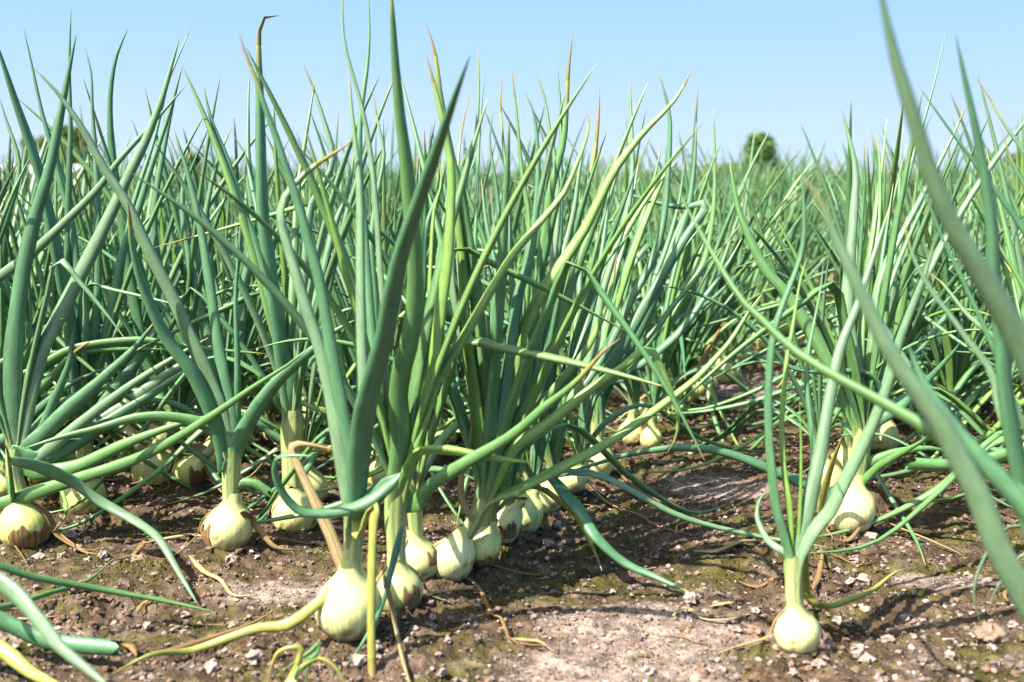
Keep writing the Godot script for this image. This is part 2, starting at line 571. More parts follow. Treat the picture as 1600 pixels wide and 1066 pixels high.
# ------------------------------------------------------------------ plants of the field at large
func wild_leaf_path(i: int, count: int, az0: float, neck_top: Vector3, big: float, r: RandomNumberGenerator, n: int) -> Array:
	var inner := float(i) / (count - 1)                      # 0 outermost, 1 the youngest leaf
	var az := az0 + PI * (i % 2) + r.randf_range(-0.55, 0.55)
	var out := Vector3(cos(az), 0, sin(az))
	var lean := lerpf(0.62, 0.05, pow(inner, 0.7)) + r.randf_range(-0.08, 0.10)
	var length := big * lerpf(0.38, 0.56, 1.0 - absf(inner - 0.55) * 1.5) * r.randf_range(0.85, 1.15)
	var curl := r.randf_range(-0.25, 0.35) + (r.randf_range(0.3, 1.7) if i < 2 and r.randf() < 0.5 else 0.0)
	var kink := r.randf_range(0.45, 0.8) if r.randf() < 0.17 else 9.0
	var p := neck_top - Vector3(0, 0.02, 0)
	var ang := lean * 0.55
	var pts := PackedVector3Array([p])
	var twist := r.randf_range(-0.5, 0.5)
	for k in 9:
		var s := (k + 1) / 9.0
		ang += lean * 0.11 + curl * 0.16 * s
		if s > kink:
			ang += r.randf_range(1.3, 2.0)
			kink = 9.0
		var o2 := out.rotated(Vector3.UP, twist * s)
		var step := (Vector3.UP * cos(ang) + o2 * sin(ang)) * (length / 9.0)
		if p.y + step.y < 0.012:
			step.y = 0.012 - p.y
		p += step
		pts.append(p)
	return [smooth_path(pts, n), out, lerpf(0.85, 1.0, inner) * r.randf_range(0.0125, 0.020) * big * (1.0 if inner < 0.85 else 0.7)]

func wild_tone(r: RandomNumberGenerator) -> Color:
	var c: Color = TONE["b"].lerp(TONE["g"], r.randf())
	if r.randf() < 0.3:
		c = c.lerp(TONE["p"], r.randf())
	if r.randf() < 0.3:
		c = c.lerp(TONE["y"], r.randf())
	return c * r.randf_range(0.82, 1.15)

func wild_plant(k: int) -> Node3D:
	var r := RandomNumberGenerator.new()
	r.seed = 700 + k
	rng.seed = 900 + k
	var root := thing("onion_plant", "onion plant with tall green leaves among the dense rows behind", "onion plant", Vector3.ZERO, "onion plants standing in the rows of the field")
	var R := r.randf_range(0.022, 0.036)
	var lean := Vector3(r.randf_range(-0.3, 0.3), 1.0, r.randf_range(-0.3, 0.3)).normalized()
	var b := part("bulb", bulb_mesh(R, 0.010, lean, r.randf(), 0.6, 18), M.bulb, root)
	b.position.y = R * 0.7
	var top := b.position + lean * (R * 1.45 + r.randf_range(0.012, 0.03))
	part("neck", neck_mesh(smooth_path(PackedVector3Array([b.position + lean * R * 1.3, b.position + lean * (R * 1.45 + 0.012), top]), 5), 0.0102, 0.0115), M.bulb, root)
	var count := r.randi_range(8, 11)
	var az := r.randf() * TAU
	for i in count:
		var w := wild_leaf_path(i, count, az, top, r.randf_range(0.90, 1.08), r, 18)
		var tip: float = [0.0, 0.0, 0.02, 0.05][r.randi_range(0, 3)]
		part("leaf", leaf_mesh(w[0], w[2] * 1.15, -w[1], wild_tone(r), {"tip": tip}, 8), M.leaf, root)
	for kf in r.randi_range(2, 4):                            # leaves that have flopped over onto the soil
		var a3 := r.randf() * TAU
		var dr := Vector3(cos(a3), 0, sin(a3))
		var sd := Vector3(-dr.z, 0, dr.x) * r.randf_range(-0.08, 0.08)
		var hh := r.randf_range(0.02, 0.09)
		var fp := PackedVector3Array([top - Vector3(0, 0.01, 0), top + dr * 0.05 + Vector3(0, hh * 0.7, 0), top + dr * 0.13 + sd * 0.4 + Vector3(0, hh, 0), Vector3(dr.x * 0.24, top.y * 0.55 + hh * 0.4, dr.z * 0.24) + sd * 0.8, Vector3(dr.x * 0.34, 0.022, dr.z * 0.34) + sd, Vector3(dr.x * 0.44, 0.012, dr.z * 0.42) + sd * 1.8])
		part("leaf", leaf_mesh(smooth_path(fp, 18), r.randf_range(0.012, 0.018), Vector3.UP, wild_tone(r), {"tip": [0.0, 0.04][kf % 2]}, 8), M.leaf, root)
	if r.randf() < 0.6:                                      # an old leaf, dried and collapsed on the soil
		var a2 := r.randf() * TAU
		var dir := Vector3(cos(a2), 0, sin(a2))
		var dp := PackedVector3Array([top, top + dir * 0.05 + Vector3(0, -0.01, 0), Vector3(dir.x * 0.11, 0.03, dir.z * 0.11), Vector3(dir.x * 0.22, 0.006, dir.z * 0.20)])
		part("dried_leaf", leaf_mesh(smooth_path(dp, 14), 0.009, Vector3.UP, TONE["t"].lerp(TONE["c"], r.randf()), {"tip": 0.0, "pale": 0.001, "flat": 0.2}, 6), M.dry, root)
	return root

func row_clump() -> ArrayMesh:
	# ninety centimetres of a row, for the far field that nobody could count
	var r := RandomNumberGenerator.new()
	r.seed = 4242
	rng.seed = 4243
	var V := PackedVector3Array()
	var N := PackedVector3Array()
	var U := PackedVector2Array()
	var C := PackedColorArray()
	var I := PackedInt32Array()
	for k in 9:
		var at := Vector3(r.randf_range(-0.05, 0.05), 0, -0.4 + 0.1 * k)
		var top := at + Vector3(r.randf_range(-0.02, 0.02), r.randf_range(0.075, 0.11), 0)
		var count := r.randi_range(7, 9)
		var az := r.randf() * TAU
		for i in count + 1:
			var a: Array
			if i == count:
				a = leaf_arrays(smooth_path(PackedVector3Array([at + Vector3(0, 0.01, 0), at + Vector3(0, 0.07, 0), top + Vector3(0, 0.02, 0)]), 4), 0.05, Vector3.FORWARD, Color(0.5, 0.52, 0.25), {"tip": 0.0, "flat": 1.0}, 6)
			else:
				var w := wild_leaf_path(i, count, az, top, r.randf_range(0.90, 1.08), r, 10)
				a = leaf_arrays(w[0], w[2] * 1.2, -w[1], wild_tone(r) * Color(0.74, 0.82, 0.74), {"tip": [0.0, 0.0, 0.025][r.randi_range(0, 2)]}, 5)
			var base := V.size()
			V.append_array(a[0])
			N.append_array(a[1])
			U.append_array(a[2])
			C.append_array(a[3])
			for j in a[4]:
				I.append(base + j)
	return array_mesh(V, N, U, C, I)

# ------------------------------------------------------------------ stones, clods, dry scraps
func lump_mesh(seed_: int, sub: int, rough: float, c0: Color, c1: Color) -> ArrayMesh:
	var s := SphereMesh.new()
	s.radius = 0.5
	s.height = 1.0
	s.radial_segments = 6 + 4 * sub
	s.rings = 3 + 2 * sub
	var st := SurfaceTool.new()
	st.create_from(s, 0)
	var a := st.commit_to_arrays()
	var n := FastNoiseLite.new()
	n.seed = seed_
	n.frequency = 1.3
	n.fractal_octaves = 3
	var v: PackedVector3Array = a[Mesh.ARRAY_VERTEX]
	var col := PackedColorArray()
	for i in v.size():
		var p := v[i]
		v[i] = p * (1.0 + rough * n.get_noise_3d(p.x * 1.6, p.y * 1.6, p.z * 1.6) + 0.4 * rough * n.get_noise_3d(p.x * 5.0, p.y * 5.0, p.z * 5.0))
		var c := c0.lerp(c1, clampf(0.5 + n.get_noise_3d(p.x * 4.0 + 7.0, p.y * 4.0, p.z * 4.0), 0.0, 1.0))
		col.append(Color(c.r, c.g, c.b))
	st = SurfaceTool.new()
	st.begin(Mesh.PRIMITIVE_TRIANGLES)
	var ix: PackedInt32Array = a[Mesh.ARRAY_INDEX]
	for j in ix:
		st.set_smooth_group(0 if sub > 2 else -1)
		st.set_color(col[j])
		st.add_vertex(v[j])
	st.generate_normals()
	st.index()
	return st.commit()

func scrap(label: String, q: Array, width_px: float, tone: String, lift := 0.006, group := "") -> void:
	var c := on_level(q[0], q[1], 0.0)
	c.y = gh(c.x, -c.z)
	var pts := PackedVector3Array()
	for i in range(0, q.size(), 2):
		var p := on_level(q[i], q[i + 1], 0.0)
		p.y = gh(p.x, -p.z) + lift + 0.004 * sin(i * 1.7)
		pts.append(p - c)
	var path := smooth_path(pts, 18)
	var o := solo("dried_leaf_scrap", leaf_mesh(path, px_size(width_px, -c.z), Vector3(0.3, 1, 0.2), TONE[tone] * rng.randf_range(0.75, 1.15), {"tip": 0.0, "pale": 0.001, "flat": 0.16, "foot": 0.3}, 6), M.dry, c)
	tag(o, label, "dry leaf", group)

# ------------------------------------------------------------------ trees on the horizon
func tree(label: String, px: float, foot_py: float, top_py: float, wide_px: float, depth: float, c0: Color, c1: Color, seed_: int, bare := 0.2, group := "") -> void:
	var r := RandomNumberGenerator.new()
	r.seed = seed_
	var ground := at_depth(px, foot_py, depth)
	ground.y = 0.0
	var H := at_depth(px, top_py, depth).y
	var W := px_size(wide_px, depth)
	var root := thing("broadleaf_tree", label, "tree", ground, group)
	# trunk and limbs
	var st := SurfaceTool.new()
	st.begin(Mesh.PRIMITIVE_TRIANGLES)
	var limbs: Array = [[Vector3.ZERO, Vector3(0.02 * W, H * 0.62, 0), 0.045 * H, 0.016 * H]]
	for k in 7:
		var a := r.randf() * TAU
		var y0 := H * r.randf_range(0.2, 0.5)
		limbs.append([Vector3(0, y0, 0), Vector3(cos(a) * W * 0.3, y0 + H * r.randf_range(0.15, 0.35), sin(a) * W * 0.3), 0.016 * H, 0.006 * H])
	for l in limbs:
		var d: Vector3 = (l[1] - l[0]).normalized()
		var sx := d.cross(Vector3(0, 0.3, 1)).normalized()
		var sy := sx.cross(d)
		for k in 8:
			var a0 := TAU * k / 8.0
			var a1 := TAU * (k + 1) / 8.0
			var e0 := sx * cos(a0) + sy * sin(a0)
			var e1 := sx * cos(a1) + sy * sin(a1)
			for p in [l[0] + e0 * l[2], l[1] + e0 * l[3], l[0] + e1 * l[2], l[0] + e1 * l[2], l[1] + e0 * l[3], l[1] + e1 * l[3]]:
				st.set_color(Color(0.11, 0.08, 0.055))
				st.add_vertex(p)
	st.generate_normals()
	part("trunk", st.commit(), M.bark, root)
	# crown: leaf clumps spread through a lumpy volume
	st = SurfaceTool.new()
	st.begin(Mesh.PRIMITIVE_TRIANGLES)
	var lobes: Array = []
	for k in 16:
		var a := r.randf() * TAU
		var up := r.randf()
		lobes.append([Vector3(cos(a) * W * 0.36 * r.randf_range(0.2, 1.0) * (1.1 - 0.45 * up), H * lerpf(bare + 0.16, 0.84, up), sin(a) * W * 0.34 * r.randf()), W * r.randf_range(0.18, 0.26)])
	var size := 0.028 * (W + H)
	for k in 5200:
		var lb: Array = lobes[r.randi_range(0, 15)]
		var dir := Vector3(r.randfn(), r.randfn(), r.randfn()).normalized()
		var p: Vector3 = lb[0] + dir * lb[1] * pow(r.randf(), 0.4)
		p.y = clampf(p.y, 0.1, H)
		var u := Vector3(r.randfn(), r.randfn(), r.randfn()).normalized()
		var w := u.cross(Vector3(r.randfn(), r.randfn(), r.randfn())).normalized()
		var s := size * r.randf_range(0.5, 1.1)
		var c := c0.lerp(c1, r.randf())
		for e in [u * s, w * s * 0.6, -u * s, -u * s, -w * s * 0.6, u * s]:
			st.set_color(c)
			st.add_vertex(p + e)
	st.generate_normals()
	part("crown", st.commit(), M.tree, root)

func _ready() -> void:
	# ---------------- camera, sky, sun
	rng.seed = 11
	var cam := Camera3D.new()
	cam.name = "camera"
	add_child(cam)
	cam.position = Vector3(0, EYE_H, 0)
	cam.rotation = Vector3(-PITCH, 0, 0)
	cam.near = 0.05
	cam.far = 900.0
	var ca := CameraAttributesPhysical.new()
	ca.frustum_focal_length = 12.0 / tan(atan(533.0 / FPX))
	ca.frustum_focus_distance = 1.62
	ca.exposure_aperture = 4.8
	ca.frustum_near = 0.05
	ca.frustum_far = 900.0
	cam.attributes = ca
	cam.fov = rad_to_deg(2.0 * atan(533.0 / FPX))
	cam.current = true
	var env := Environment.new()
	env.background_mode = Environment.BG_SKY
	var sky := Sky.new()
	var sm := ProceduralSkyMaterial.new()
	sm.sky_top_color = Color(0.13, 0.415, 0.61)
	sm.sky_horizon_color = Color(0.485, 0.53, 0.57)
	sm.sky_curve = 0.16
	sm.sky_energy_multiplier = 1.0
	sm.ground_bottom_color = Color(0.20, 0.19, 0.13)
	sm.ground_horizon_color = Color(0.45, 0.48, 0.42)
	sm.sun_angle_max = 95.0
	sm.sun_curve = 0.38
	sky.sky_material = sm
	env.sky = sky
	env.tonemap_mode = Environment.TONE_MAPPER_LINEAR
	env.tonemap_exposure = 3.85
	env.sdfgi_enabled = true
	env.ssao_enabled = true
	env.ssil_enabled = true
	var we := WorldEnvironment.new()
	we.name = "world_environment"
	we.environment = env
	add_child(we)
	var sun := DirectionalLight3D.new()
	sun.name = "sun"
	sun.light_energy = 1.6
	sun.light_color = Color(1.0, 0.955, 0.88)
	sun.light_angular_distance = 0.53
	sun.shadow_enabled = true
	add_child(sun)
	# from the left, high, and a little behind the camera: shadows fall to the right
	sun.rotation = Vector3(-deg_to_rad(SUN_ELEV), -deg_to_rad(90.0 - 33.0), 0)

	n_big.seed = 1
	n_big.frequency = 0.03
	n_mid.seed = 2
	n_mid.frequency = 0.13
	n_fine.seed = 3
	n_fine.frequency = 0.42
	n_patch.seed = 4
	n_patch.frequency = 0.05
	for s in [[1020, 985, 0.15, 0.085], [970, 1050, 0.15, 0.09], [990, 1100, 0.19, 0.08], [440, 925, 0.11, 0.04], [1480, 905, 0.09, 0.035], [1150, 600, 0.20, 0.25], [60, 990, 0.07, 0.03], [1130, 760, 0.12, 0.07]]:
		var p := on_level(s[0], s[1], 0.0)
		sand_spots.append(Vector4(p.x, -p.z, s[2], s[3]))
	for q in BULB_BASES:
		var p := on_level(q[0], q[1], 0.0)
		var R := px_size(q[2], -p.z) * 0.5
		mounds.append([Vector2(p.x, -p.z + 0.5 * R), 2.4 * R * R])
	materials()
	build_ground()
	build_horizon()
	build_read_plants()
	build_field()
	build_litter()

# ------------------------------------------------------------------ ground
func graded(lo: float, hi: float, fine: float, far_lo: float, far_hi: float) -> PackedFloat32Array:
	var mid := PackedFloat32Array()
	var x := lo
	while x < hi:
		mid.append(x)
		x += fine
	var step := fine
	while x < far_hi:
		mid.append(x)
		step *= 1.055
		x += step
	mid.append(far_hi)
	var pre := PackedFloat32Array()
	x = lo
	step = fine
	while true:
		step *= 1.055
		x -= step
		if x <= far_lo:
			break
		pre.append(x)
	pre.append(far_lo)
	pre.reverse()
	pre.append_array(mid)
	return pre

func soil_colour(x: float, d: float) -> Color:
	var a := n_patch.get_noise_2d(x * 100.0, d * 100.0)
	var b := n_mid.get_noise_2d(x * 130.0 + 400.0, d * 130.0)
	var c := n_fine.get_noise_2d(x * 110.0, d * 110.0 + 90.0)
	var near_row := row_nearness(x, d)
	var soil := Color(0.108, 0.074, 0.047).lerp(Color(0.205, 0.150, 0.104), clampf(0.5 + 0.9 * b, 0.0, 1.0))
	var moss := clampf((a * 1.5 + b * 0.9 + c * 0.7 + 0.12 - 0.35 * near_row) * 2.2, 0.0, 1.0)
	soil = soil.lerp(Color(0.105, 0.108, 0.020), moss * 0.8)
	soil = soil.lerp(Color(0.47, 0.375, 0.345), sandy(x, d) * 0.92)
	return soil

func build_ground() -> void:
	var xs := graded(-0.80, 1.15, 0.006, -260.0, 320.0)
	var ds := graded(0.95, 2.35, 0.006, -14.0, 420.0)
	var nx := xs.size()
	var nd := ds.size()
	var v := PackedVector3Array()
	var nn := PackedVector3Array()
	var col := PackedColorArray()
	var idx := PackedInt32Array()
	var hs := PackedFloat32Array()
	for j in nd:
		for i in nx:
			var x := xs[i]
			var d := ds[j]
			var cell := maxf(xs[mini(i + 1, nx - 1)] - xs[maxi(i - 1, 0)], ds[mini(j + 1, nd - 1)] - ds[maxi(j - 1, 0)]) * 0.5
			var fine := clampf((0.035 - cell) / 0.02, 0.0, 1.0)
			var h := gh(x, d, fine) if cell < 0.5 else 0.0
			hs.append(h)
			v.append(Vector3(x, h, -d))
			var c := soil_colour(x, d) if cell < 0.6 else Color(0.11, 0.075, 0.05)
			col.append(c)
	nn.resize(v.size())
	for j in nd:
		for i in nx:
			var i0 := maxi(i - 1, 0)
			var i1 := mini(i + 1, nx - 1)
			var j0 := maxi(j - 1, 0)
			var j1 := mini(j + 1, nd - 1)
			var gx := (hs[j * nx + i1] - hs[j * nx + i0]) / (xs[i1] - xs[i0])
			var gd := (hs[j1 * nx + i] - hs[j0 * nx + i]) / (ds[j1] - ds[j0])
			nn[j * nx + i] = Vector3(-gx, 1.0, gd).normalized()
	for j in nd - 1:
		for i in nx - 1:
			var a := j * nx + i
			idx.append_array([a, a + nx, a + 1, a + 1, a + nx, a + nx + 1])
	var o := solo("ground", array_mesh(v, nn, PackedVector2Array(), col, idx), M.soil, Vector3.ZERO)
	tag(o, "brown stony soil with moss patches and pale sand between the onion rows", "ground", "", "structure")

# ------------------------------------------------------------------ what stands on the horizon
func build_horizon() -> void:
	var dark := Color(0.050, 0.105, 0.024)
	var mid := Color(0.075, 0.140, 0.034)
	var lime := Color(0.150, 0.185, 0.040)
	tree("rounded dark green tree standing alone on the horizon", 1190, 292, 210, 92, 95.0, dark, mid, 21, 0.0)
	tree("low pale green bush at the foot of the round tree", 1140, 292, 256, 60, 92.0, mid, lime, 22, 0.0)
	tree("loose olive tree rising beside the white greenhouse", 118, 292, 186, 62, 90.0, mid, lime, 23, 0.15)
	tree("smaller olive tree near the white greenhouse end", 60, 292, 202, 50, 86.0, mid, lime, 24, 0.15)
	tree("yellowish bush beside the small grey shed", 300, 292, 238, 60, 88.0, mid, lime, 25, 0.0)
	tree("yellowish bush on the far side of the grey shed", 352, 292, 246, 54, 96.0, mid, lime, 26, 0.0)
	tree("brownish dark hedge bush at the field's end behind tall leaves", 1590, 292, 232, 60, 80.0, dark, Color(0.13, 0.10, 0.05), 27, 0.0)
	for k in 9:
		var px: float = [470, 560, 640, 735, 830, 1040, 1300, 1390, 1480][k]
		tree("low yellow green bush in the hedge along the field's end", px, 292, 277 - (k * 5) % 7, 120, 105.0, mid, lime, 40 + k, 0.0, "low bushes along the end of the field")
	# long white greenhouse beyond the field
	var c := at_depth(-5, 292, 80.0)
	c.y = 0.0
	var gr := thing("greenhouse", "long low white greenhouse with a curved roof before the olive trees", "greenhouse", c)
	var st := SurfaceTool.new()
	st.begin(Mesh.PRIMITIVE_TRIANGLES)
	var prof: Array = []
	for k in 13:
		var a := PI * k / 12.0
		prof.append(Vector3(0, 1.15 + 0.85 * sin(a), 3.0 * cos(a)))
	for k in 12:
		for e in [[0, -7.0], [1, -7.0], [0, 7.0], [0, 7.0], [1, -7.0], [1, 7.0]]:
			var p: Vector3 = prof[k + e[0]]
			st.set_color(Color(0.55, 0.56, 0.62))
			st.add_vertex(Vector3(e[1], p.y, p.z))
	st.generate_normals()
	part("roof", st.commit(), M.paint, gr)
	for s in [-1, 1]:
		var w := BoxMesh.new()
		w.size = Vector3(14.0, 1.15, 0.08)
		var o := part("wall", w, M.paint, gr)
		o.position = Vector3(0, 0.575, 3.0 * s)
		st = SurfaceTool.new()
		st.begin(Mesh.PRIMITIVE_TRIANGLES)
		for k in 12:
			for p in [Vector3(7.0 * s, 0, 0), prof[k] + Vector3(7.0 * s, 0, 0), prof[k + 1] + Vector3(7.0 * s, 0, 0)]:
				st.set_color(Color(0.55, 0.56, 0.62))
				st.add_vertex(p)
		st.generate_normals()
		part("gable", st.commit(), M.paint, gr)
	for k in 6:
		var rb := BoxMesh.new()
		rb.size = Vector3(0.08, 1.15, 0.06)
		var o2 := part("post", rb, M.stone, gr)
		o2.position = Vector3(-6.0 + 2.4 * k, 0.575, 3.09)
	# small grey shed
	c = at_depth(326, 292, 104.0)
	c.y = 0.0
	var sh := thing("shed", "small grey blue shed with a pitched roof between two bushes", "shed", c)
	var wm := StandardMaterial3D.new()
	wm.albedo_color = Color(0.50, 0.54, 0.60)
	wm.roughness = 0.8
	var bx := BoxMesh.new()
	bx.size = Vector3(3.0, 1.7, 2.4)
	part("wall", bx, wm, sh).position.y = 0.85
	var pr := PrismMesh.new()
	pr.size = Vector3(3.4, 0.8, 2.8)
	var rm := StandardMaterial3D.new()
	rm.albedo_color = Color(0.38, 0.42, 0.48)
	rm.roughness = 0.7
	part("roof", pr, rm, sh).position.y = 2.1
	var dm := BoxMesh.new()
	dm.size = Vector3(0.8, 1.5, 0.06)
	part("door", dm, rm, sh).position = Vector3(0.5, 0.76, 1.225)

# ------------------------------------------------------------------ the plants one can tell apart in the photograph
func build_read_plants() -> void:
	rng.seed = 31
	# the big bulb in front of the middle row
	read_plant("large pale round bulb with a fork of wide grey green leaves, first of its row", [545, 1012], 104, [548, 895, 552, 850, 556, 800], [
		[26, 0.02, "b", [549, 782, 545, 700, 532, 630, 520, 560, 510, 500, 497, 430, 480, 370, 463, 310, 447, 262, 428, 205, 413, 165, 401, 128, 390, 100, 380, 75, 373, 50], {"tip": 0.06}],
		[30, 0.05, "p", [540, 785, 531, 700, 516, 610, 497, 535, 478, 480, 460, 420, 445, 370, 437, 334, 444, 310, 460, 288, 480, 268, 505, 250, 528, 236, 552, 218], {"tip": 0.07, "turn": -0.7}],
		[41, -0.22, "b", [558, 785, 562, 700, 572, 630, 588, 570, 600, 530, 612, 466, 625, 403, 645, 341, 663, 290, 690, 212, 707, 162, 725, 112, 734, 88], {"tip": 0.0, "turn": 0.55}],
		[25, 0.08, "p", [560, 770, 562, 700, 566, 600, 564, 530, 563, 400, 562, 300, 557, 240, 550, 180, 545, 110], {"tip": 0.02, "turn": -0.7}],
		[30, -0.06, "b", [556, 830, 590, 770, 617, 747, 603, 764, 575, 785, 540, 798, 500, 803, 470, 799, 448, 780, 432, 750, 428, 725, 436, 712, 455, 712, 487, 712], {"tip": 0.0, "flat": 0.6}],
		[15, -0.05, "l", [560, 840, 574, 800, 588, 788, 584, 810, 581, 880, 580, 960, 581, 1030, 583, 1090], {"tip": 0.12, "d0": -0.03, "cut": true}],
		[22, 0.04, "c", [540, 905, 520, 845, 500, 800, 480, 758, 463, 722, 453, 702, 462, 694, 482, 695, 524, 703], {"free": true, "tip": 0.0, "flat": 0.35}],
		[19, 0.0, "l", [536, 900, 505, 935, 450, 970, 400, 988, 300, 1013, 237, 1037, 172, 1060], {"free": true, "h": [0.075, 0.028, 0.012, 0.008], "tip": 0.04}],
	], {"neck": 28, "tint": 0.15, "dirt": 0.6})
	# second bulb of the middle row
	read_plant("green bulb split by brown torn skin beside the large pale bulb, bright upright leaves", [624, 962], 66, [620, 880, 618, 810, 622, 755], [
		[37, -0.05, "g", [630, 745, 626, 682, 622, 632, 626, 582, 640, 532, 648, 470, 648, 400, 642, 330, 636, 266, 625, 180, 617, 90, 612, 0, 611, -30], {"tip": 0.03, "turn": 0.5}],
		[29, 0.06, "y", [642, 735, 660, 657, 675, 595, 683, 532, 690, 470, 700, 400, 704, 330, 705, 266, 697, 215, 685, 160, 673, 112, 665, 82], {"tip": 0.05, "turn": -0.75, "flat": 0.35}],
		[24, 0.10, "y", [648, 690, 668, 640, 680, 600, 695, 570, 722, 532, 755, 475, 800, 400, 850, 340, 882, 300, 897, 266, 910, 235, 920, 200, 918, 170], {"tip": 0.03}],
		[30, -0.03, "y", [634, 750, 645, 718, 660, 704, 700, 703, 750, 712, 800, 720, 830, 722], {"tip": 0.0, "turn": 0.9, "flat": 0.4}],
		[23, -0.10, "g", [640, 795, 675, 757, 725, 725, 800, 680, 850, 637, 900, 597, 940, 552, 969, 529], {"tip": 0.10}],
		[17, 0.06, "p", [612, 740, 606, 660, 603, 590, 599, 500, 594, 420, 588, 330, 580, 250, 566, 170, 549, 110, 537, 60, 535, 0, 536, -30], {"tip": 0.02}],
		[17, 0.12, "b", [610, 740, 596, 640, 582, 530, 572, 400, 563, 290, 561, 230, 565, 165, 573, 110, 577, 50, 575, -20], {"tip": 0.0}],
		[16, 0.14, "b", [614, 745, 600, 660, 588, 560, 585, 470, 580, 380, 590, 300, 600, 240, 590, 190, 582, 140], {"tip": 0.05}],
		[13, -0.02, "b", [628, 820, 616, 872, 600, 937, 587, 980, 562, 1017, 537, 1042], {"free": true, "h": [0.12, 0.09, 0.06, 0.035, 0.012, 0.006], "tip": 0.0}],
		[15, -0.02, "c", [600, 900, 612, 950, 619, 990, 630, 1030, 643, 1075], {"free": true, "h": [0.09, 0.05, 0.02, 0.008, 0.006], "tip": 0.0, "flat": 0.2}],
		[14, 0.10, "y", [634, 740, 652, 640, 668, 540, 672, 430, 678, 330, 690, 280, 680, 220], {"tip": 0.04}],
	], {"neck": 30, "tint": 0.6, "dirt": 0.4, "skin": [0.5, 1.3, -0.5, 0.35]})
	read_plant("bulb with peeling tan skin squeezed between the split green bulb and the smooth white one", [657, 922], 56, [652, 860, 648, 800, 650, 750], [
		[22, 0.05, "g", [655, 735, 668, 650, 690, 560, 720, 480, 735, 400, 730, 330, 722, 270], {"tip": 0.03}],
		[20, 0.08, "b", [650, 735, 655, 640, 650, 540, 660, 450, 665, 360, 690, 290, 700, 240], {"tip": 0.0}],
		[22, 0.05, "g", [645, 735, 625, 640, 600, 560, 590, 470, 575, 390], {"tip": 0.02}],
	], {"neck": 20, "tint": 0.3, "dirt": 0.4, "skin": [0.1, 1.1, 0.0, 0.6]})
	# third, leaning
	read_plant("smooth white bulb with a green striped neck leaning over to one side, bare of dirt", [705, 918], 64, [722, 842, 742, 812, 758, 775], [
		[20, 0.0, "y", [760, 770, 800, 705, 862, 657, 925, 607, 975, 572, 1006, 546, 1022, 552, 1037, 582, 1052, 620, 1060, 657, 1055, 687, 1043, 707], {"tip": 0.03}],
		[23, 0.10, "y", [765, 785, 800, 770, 875, 732, 950, 692, 1025, 640, 1087, 592, 1125, 552, 1142, 532, 1170, 487, 1192, 458], {"tip": 0.02}],
		[27, 0.05, "g", [765, 730, 768, 672, 757, 582, 750, 532, 742, 440, 727, 353, 715, 290, 702, 230, 688, 150, 680, 85, 666, 38], {"tip": 0.06}],
		[30, 0.02, "y", [752, 740, 748, 680, 740, 607, 728, 532, 724, 440, 718, 366, 712, 310, 708, 268], {"tip": 0.03, "turn": -0.7, "flat": 0.35}],
		[22, 0.08, "b", [772, 720, 782, 672, 790, 600, 800, 532, 808, 466, 825, 416, 837, 340, 841, 266, 838, 205, 832, 170, 821, 146], {"tip": 0.0}],
		[15, 0.10, "p", [756, 720, 735, 600, 715, 500, 706, 420, 715, 340, 730, 270, 742, 220, 748, 150, 747, 74], {"tip": 0.02}],
		[12, 0.16, "b", [760, 720, 752, 600, 742, 480, 742, 380, 745, 300, 748, 230, 752, 165, 759, 96], {"tip": 0.0}],
		[11, 0.2, "p", [756, 700, 735, 560, 718, 430, 713, 330, 717, 240, 726, 180, 738, 133], {"tip": 0.12}],
		[12, 0.0, "c", [738, 815, 722, 780, 722, 735, 733, 690, 738, 655], {"free": true, "tip": 0.0, "flat": 0.3, "d0": -0.01}],
	], {"neck": 22, "tint": 0.0, "dirt": 0.25})
	# the bulbs that follow along the middle row
	read_plant("green bulb with a brown dirty underside tucked behind the smooth white bulb", [752, 902], 52, [760, 840, 770, 795], [
		[30, 0.05, "y", [782, 690, 800, 610, 812, 531, 850, 453, 882, 406, 912, 361, 930, 325, 958, 270, 985, 232, 1012, 200, 1050, 162, 1070, 132, 1081, 108], {"tip": 0.03}],
		[22, 0.1, "g", [785, 700, 802, 665, 837, 607, 857, 557, 872, 532, 890, 453, 917, 378, 940, 316, 957, 266, 985, 195, 1012, 130], {"tip": 0.02}],
		[13, 0.16, "b", [780, 700, 790, 600, 800, 480, 796, 350, 790, 260, 784, 200, 782, 150, 787, 108], {"tip": 0.08}],
		[18, 0.1, "g", [778, 700, 790, 600, 818, 500, 825, 420, 826, 340, 815, 265, 808, 187, 799, 105], {"tip": 0.04}],
		[18, 0.1, "b", [785, 700, 770, 600, 768, 500, 782, 400, 776, 300, 765, 220, 772, 170], {"tip": 0.0}],
	], {"neck": 17, "tint": 0.7, "dirt": 1.0, "skin": [0.3, 2.6, -0.85, -0.35]})
	read_plant("bulb with a torn brown skin patch on its side, third along the middle row", [779, 864], 60, [788, 812, 794, 772], [
		[22, 0.05, "g", [808, 690, 815, 640, 825, 560, 838, 460, 850, 380, 860, 300, 870, 262, 882, 212, 888, 112, 895, 48], {"tip": 0.08}],
		[20, 0.1, "p", [806, 690, 830, 600, 846, 500, 862, 420, 872, 330, 868, 255, 858, 200, 850, 150, 834, 106], {"tip": 0.02}],
		[17, 0.14, "b", [812, 690, 832, 590, 860, 480, 872, 400, 876, 320, 876, 240, 876, 175, 871, 104], {"tip": 0.0}],
		[19, 0.05, "y", [815, 700, 840, 640, 880, 590, 920, 540, 950, 470, 965, 395], {"tip": 0.05}],
		[22, 0.12, "b", [800, 690, 780, 610, 770, 520, 775, 430, 760, 350, 752, 280], {"tip": 0.02}],
	], {"neck": 18, "tint": 0.2, "dirt": 0.3, "skin": [0.7, 1.9, -0.35, 0.25]})
